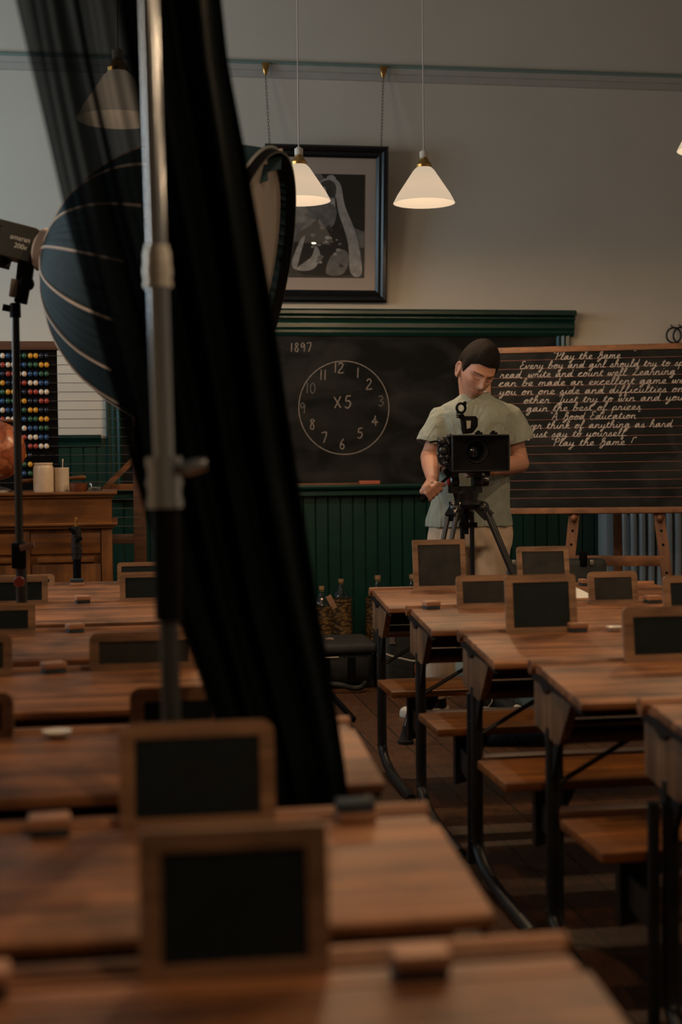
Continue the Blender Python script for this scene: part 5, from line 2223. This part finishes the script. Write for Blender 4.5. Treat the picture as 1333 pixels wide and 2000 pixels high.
for k in range(NS):
    a = 2 * pi * (k + .0) / NS
    b = MB()
    pts = [MA @ V((p.x * 1.006 * cos(a), p.x * 1.006 * sin(a), p.y)) for p in pc_[2:-6]]
    b.tube(pts, .005, 6)
    b.build('rib_piping', plain('pale_piping', (.5, .42, .38), .7) if k == 0 else bpy.data.materials['pale_piping'], sb)
b = MB()
b.tube([MA @ V((RAD * 1.01 * cos(2 * pi * k / 96), RAD * 1.01 * sin(2 * pi * k / 96), LA + .0)) for k in range(96)], .005, 6, closed=True)
b.build('rim_piping', plain('grey_piping', (.15, .16, .17), .6), sb)
for q4 in (((474, 299), (552, 293), (549, 330), (474, 346)), ((474, 322), (522, 318), (524, 352), (474, 372))):
    b = MB()
    pp = [W(x_, y_, 4.36 if q4[0][1] < 310 else 4.33) for x_, y_ in q4]
    b.add([p for p in pp] + [p + V((0, .008, 0)) for p in pp], [(0, 1, 2, 3), (7, 6, 5, 4), (0, 4, 5, 1), (1, 5, 6, 2), (2, 6, 7, 3), (3, 7, 4, 0)])
    f_ = b.build('corner_flap', M_sbx, sb)
    b = MB()
    b.tube([pp[0], pp[1]], .005, 6)
    b.build('flap_piping', bpy.data.materials['pale_piping'], f_)
b = MB()
b.lathe([(.058, -.03), (.068, -.02), (.068, .01), (.05, .03)], (0, 0, 0), 32, MA)
b.build('speed_ring', plain('pinkish_ring', (.4, .3, .25), .5), sb)
# lamp head: box along the axis
e3 = V((0, -1, 0)) - AX * AX.y * -1
side = V((0, -1, 0)) - AX * (V((0, -1, 0)).dot(AX))
side.normalize()
upv = side.cross(AX)
if upv.z < 0: upv = -upv
ML = Matrix((AX, side, upv)).transposed().to_4x4()
ML.translation = S0
b = MB()
b.box((-.26, -.055, -.055), (-.03, .055, .055), ML)
b.build('lamp_head', plain('lamp_grey', (.05, .05, .042), .5), sb, bevel=.008)
b = MB()
for k in range(6): b.box((-.255, .054, -.042 + .014 * k), (-.15, .058, -.036 + .014 * k), ML)
b.build('cooling_fins', M_black, sb)
for txt, xx, zz, sz in (('amaran', -.108, .002, .023), ('200x', -.088, -.022, .022)):
    cu = bpy.data.curves.new('lettering', 'FONT')
    cu.body = txt
    cu.size = sz
    cu.extrude = .0006
    cu.materials.append(bpy.data.materials['white_paper'])
    tmp = bpy.data.objects.new('lettering_curve', cu)
    COL.objects.link(tmp)
    bpy.context.evaluated_depsgraph_get().update()
    tm = bpy.data.meshes.new_from_object(tmp.evaluated_get(bpy.context.evaluated_depsgraph_get()))
    bpy.data.objects.remove(tmp)
    to = bpy.data.objects.new('lettering', tm)
    COL.objects.link(to)
    to.parent = sb
    Mt = Matrix((AX, upv, -side if AX.cross(upv).dot(side) < 0 else side)).transposed().to_4x4()
    Mt.translation = (ML @ V((xx, .056, zz))) - ORG[sb.name]
    to.matrix_local = Mt
b = MB()
b.box((-.2, -.035, -.085), (-.12, .035, -.055), ML)
y0_ = W(45, 560, LYB)
b.bar(W(52, 505, LYB), W(46, 560, LYB), .042, .05)
b.bar(W(47, 556, LYB), W(40, 592, LYB), .034, .04)
b.lathe([(.018, -.03), (.022, -.02), (.022, .02), (.018, .03)], W(53, 553, LYB), 16, Matrix.Rotation(pi / 2, 4, 'X'))
b.build('tilt_bracket', M_black, sb, bevel=.003)
b = MB()
b.bar(W(29, 545, LYB - .05), W(24, 580, LYB - .05), .02, .022)
b.build('tilt_handle', plain('lamp_grey_handle', (.2, .16, .13), .6), sb, bevel=.004)
ls = thing('lamp_stand', 'slim black lamp stand carrying the film lamp at the left', 'lamp stand', (W(37, 900, LYB).x, LYB, 0))
lx = W(37, 900, LYB).x
lz = W(37, 592, LYB).z
b = MB()
b.tube([(lx - .003, LYB, W(37, 1062, LYB).z), (lx - .003, LYB, lz - .02)], .0125, 14)
b.build('upper_pole', M_blackg, ls)
b = MB()
b.tube([(lx + .005, LYB, .1), (lx, LYB, W(37, 1058, LYB).z)], .017, 14)
b.build('lower_pole', M_blackg, ls)
b = MB()
b.lathe([(.0175, 0), (.0175, .04), (.014, .045)], (lx - .003, LYB, lz - .045), 16)
b.build('top_collar', M_black, ls)
c = W(37, 1085, LYB)
rbox((c.x - .022, LYB - .024, c.z - .04), (c.x + .022, LYB + .024, c.z + .04), .005, M_black, 'clamp_collar', ls)
c = W(37, 1134, LYB)
b = MB()
b.lathe([(.012, 0), (.013, .03), (.018, .036), (.016, .046)], V((c.x + .004, LYB - .012, c.z)), 12, Matrix.Rotation(pi / 2, 4, 'X'))
b.build('red_knob', plain('dark_red_plastic', (.16, .025, .02), .35), ls)
b = MB()
c = W(18, 602, LYB)
b.bar(c, V((lx, LYB, c.z)), .012, .012)
b.bar(c + V((-.02, 0, .003)), c + V((.012, 0, -.003)), .014, .02)
b.build('wing_knob', M_black, ls)
c = W(50, 1070, LYB)
b = MB()
b.bar(V((lx, LYB - .02, c.z)), V((lx + .045, LYB - .03, c.z + .01)), .014, .02)
b.build('clamp_lever', plain('lever_brown', (.12, .05, .035), .5), ls, bevel=.002)
for a in (80, 200, 320):
    b = MB()
    b.bar((lx, LYB, .35), (lx + .24 * cos(radians(a)), LYB + .24 * sin(radians(a)), .012), .02, .014)
    b.build('leg', M_black, ls)
# small spigot stand between the desks and the teacher desk
sY = 6.45
sx_ = W(150, 1080, sY).x
sp = thing('spigot_stand', 'short black stand with brass spigot in front of the teacher desk', 'light stand', (sx_, sY, 0))
b = MB()
b.tube([(sx_, sY, .02), (sx_, sY, W(150, 1090, sY).z)], .018, 14)
b.build('lower_tube', M_black, sp)
b = MB()
for py0, py1, r_ in ((1092, 1083, .022), (1081, 1072, .024), (1070, 1061, .022), (1058, 1050, .023), (1048, 1030, .021)):
    b.tube([(sx_, sY, W(150, py0, sY).z), (sx_, sY, W(150, py1, sY).z)], r_, 16)
b.tube([(sx_, sY, W(150, 1090, sY).z), (sx_, sY, W(150, 1028, sY).z)], .015, 14)
b.build('riser_collars', M_blackg, sp)
b = MB()
b.bar(W(135, 1031, sY - .02), W(146, 1042, sY - .02), .012, .014)
b.bar(W(150, 1056, sY - .03), W(160, 1050, sY - .03), .012, .016)
b.build('wing_levers', M_black, sp, bevel=.002)
b = MB()
zz = W(150, 1028, sY).z
b.lathe([(.008, 0), (.008, .012), (.005, .014), (.005, .02), (.008, .022), (.008, .034), (.004, .038), (.004, .044)], (sx_, sY, zz), 14)
b.build('spigot', M_brass, sp)
for a in (90, 210, 330):
    b = MB()
    b.bar((sx_, sY, .2), (sx_ + .3 * cos(radians(a)), sY + .3 * sin(radians(a)), .012), .02, .014)
    b.build('leg', M_black, sp)

# ------------------------------------------------------------------ chrome pole and black drape
cY = 2.1
cs = thing('chrome_stand', 'tall chrome stand pole with clamp collars in front of the black drape', 'stand', (W(322, 1100, cY).x, cY, 0))


def cp(py):
    """pole axis: leans slightly"""
    x = 291 + (322 - 291) * py / 950
    return W(x, py, cY)


k_ = cY / FPX
top, p1, p2, p3 = cp(-320), cp(490), cp(905), cp(1660)
b = MB()
b.tube([top, p1], 17.5 * k_, 24)
b.build('upper_tube', M_chrome, cs)
b = MB()
b.tube([p1, cp(900)], 20 * k_, 24)
b.build('middle_tube', M_chrome, cs)
b = MB()
for ya, yb2, r_ in ((480, 492, 22), (492, 520, 25), (522, 540, 27), (540, 552, 25), (552, 562, 27)):
    b.tube([cp(ya), cp(yb2)], r_ * k_, 24)
b.build('tube_collar', M_steel, cs, smooth=30)
b = MB()
for ya, yb2, r_ in ((893, 912, 36), (912, 936, 33), (936, 950, 36), (950, 974, 33), (974, 992, 36)):
    b.tube([cp(ya), cp(yb2)], r_ * k_, 28)
b.build('clamp_collar', M_chrome, cs, smooth=30)
b = MB()
q0 = cp(915)
b.tube([q0, W(362, 917, cY - .02)], .008, 10)
b.tube([W(358, 918, cY - .02), W(382, 912, cY - .02), W(404, 907, cY - .02)], [(.009, .012), (.01, .013), (.008, .01)], 12)
b.build('clamp_knob', M_chrome, cs)
b = MB()
b.tube([cp(990), cp(1210)], 27 * k_, 24)
b.build('black_sleeve', M_black, cs)
b = MB()
ft_ = cp(1400)
b.tube([cp(1205), V((ft_.x + .006, cY, .015))], 19 * k_, 24)
b.build('lower_tube', plain('grey_tube', (.07, .08, .09), .35, .6), cs)
for a in (165, 270, 15):
    b = MB()
    b.bar((ft_.x + .006, cY, .06), (ft_.x + .006 + .22 * cos(radians(a)), cY + .12 * sin(radians(a)), .012), .022, .018)
    b.build('leg', M_chrome, cs)

# drape: outline traced as left / right edge per height, hung at its own depth with real folds
LE = [(-260, -40), (-120, 0), (0, 30), (120, 58), (300, 100), (430, 130), (570, 168), (700, 202), (800, 232), (904, 254), (970, 273), (1189, 338), (1285, 375), (1400, 415), (1500, 448), (1640, 480)]
RE = [(-260, 392), (-120, 412), (0, 433), (120, 446), (300, 480), (430, 504), (570, 528), (700, 548), (800, 562), (904, 578), (1000, 594), (1189, 622), (1285, 640), (1400, 660), (1500, 675), (1640, 690)]


def interp(tb, y):
    for (a, b_), (c_, d_) in zip(tb[:-1], tb[1:]):
        if a <= y <= c_: return b_ + (d_ - b_) * (y - a) / (c_ - a)
    return tb[-1][1] if y > tb[-1][0] else tb[0][1]


def drapeY(py):
    t = min(1, max(0, (py - 900) / 600))
    return 2.5 - .28 * t


def sheet(u0, u1, off, amp, folds, ph_, seed):
    b_ = MB()
    nu, nv = 190, 90
    vs_, fs_ = [], []
    random.seed(seed)
    for j in range(nv + 1):
        py = -250 + (1640 + 250) * j / nv
        l, r_ = interp(LE, py), interp(RE, py)
        ua = u0 - (u0 - .02) * min(1, max(0, (py - 330) / 560)) if u0 > 0 else u0
        squeeze = 1 - .8 * min(1, max(0, (py - 1000) / 480))
        Y0 = drapeY(py) + off * squeeze * (.45 if py > 1440 else 1)
        for i in range(nu + 1):
            u = ua + (u1 - ua) * i / nu
            px = l + (r_ - l) * u
            ph2 = u * folds * 2 * pi + ph_ + .5 * sin(py / 260 + u * 5) + (py / 1900) * 1.2
            f_ = sin(ph2) + .45 * sin(ph2 * 1.73 + 1.1) + .2 * sin(ph2 * 3.1 + py / 300)
            edge = min(1, (u - 0) * 14 + .1, (1 - u) * 14 + .1)
            vs_.append(W(px + 4.5 * sin(ph2 * 1.0 + .6) * edge, py, Y0 + amp * squeeze * f_ * edge))
    for j in range(nv):
        for i in range(nu):
            q_ = j * (nu + 1) + i
            fs_.append((q_, q_ + 1, q_ + nu + 2, q_ + nu + 1))
    b_.add(vs_, fs_)
    return b_


dr_ = thing('black_drape', 'sheer black drape hanging in folds behind the chrome pole', 'drape', W(560, 1500, 2.28))
M_sheer = sheer_mat('sheer_black_cloth', (.0045, .007, .0085), .17)
M_dense = sheer_mat('folded_black_cloth', (.0028, .0042, .0055), .03)
sheet(0, 1, 0, .042, 4.2, .6, 1).build('front_layer', M_sheer, dr_, smooth=180)
sheet(.6, .995, .085, .02, 3.2, 2.1, 2).build('back_layer', M_dense, dr_, smooth=180)
sheet(.52, .998, .125, .012, 2.6, 1.1, 3).build('lining', M_dense, dr_, smooth=180)
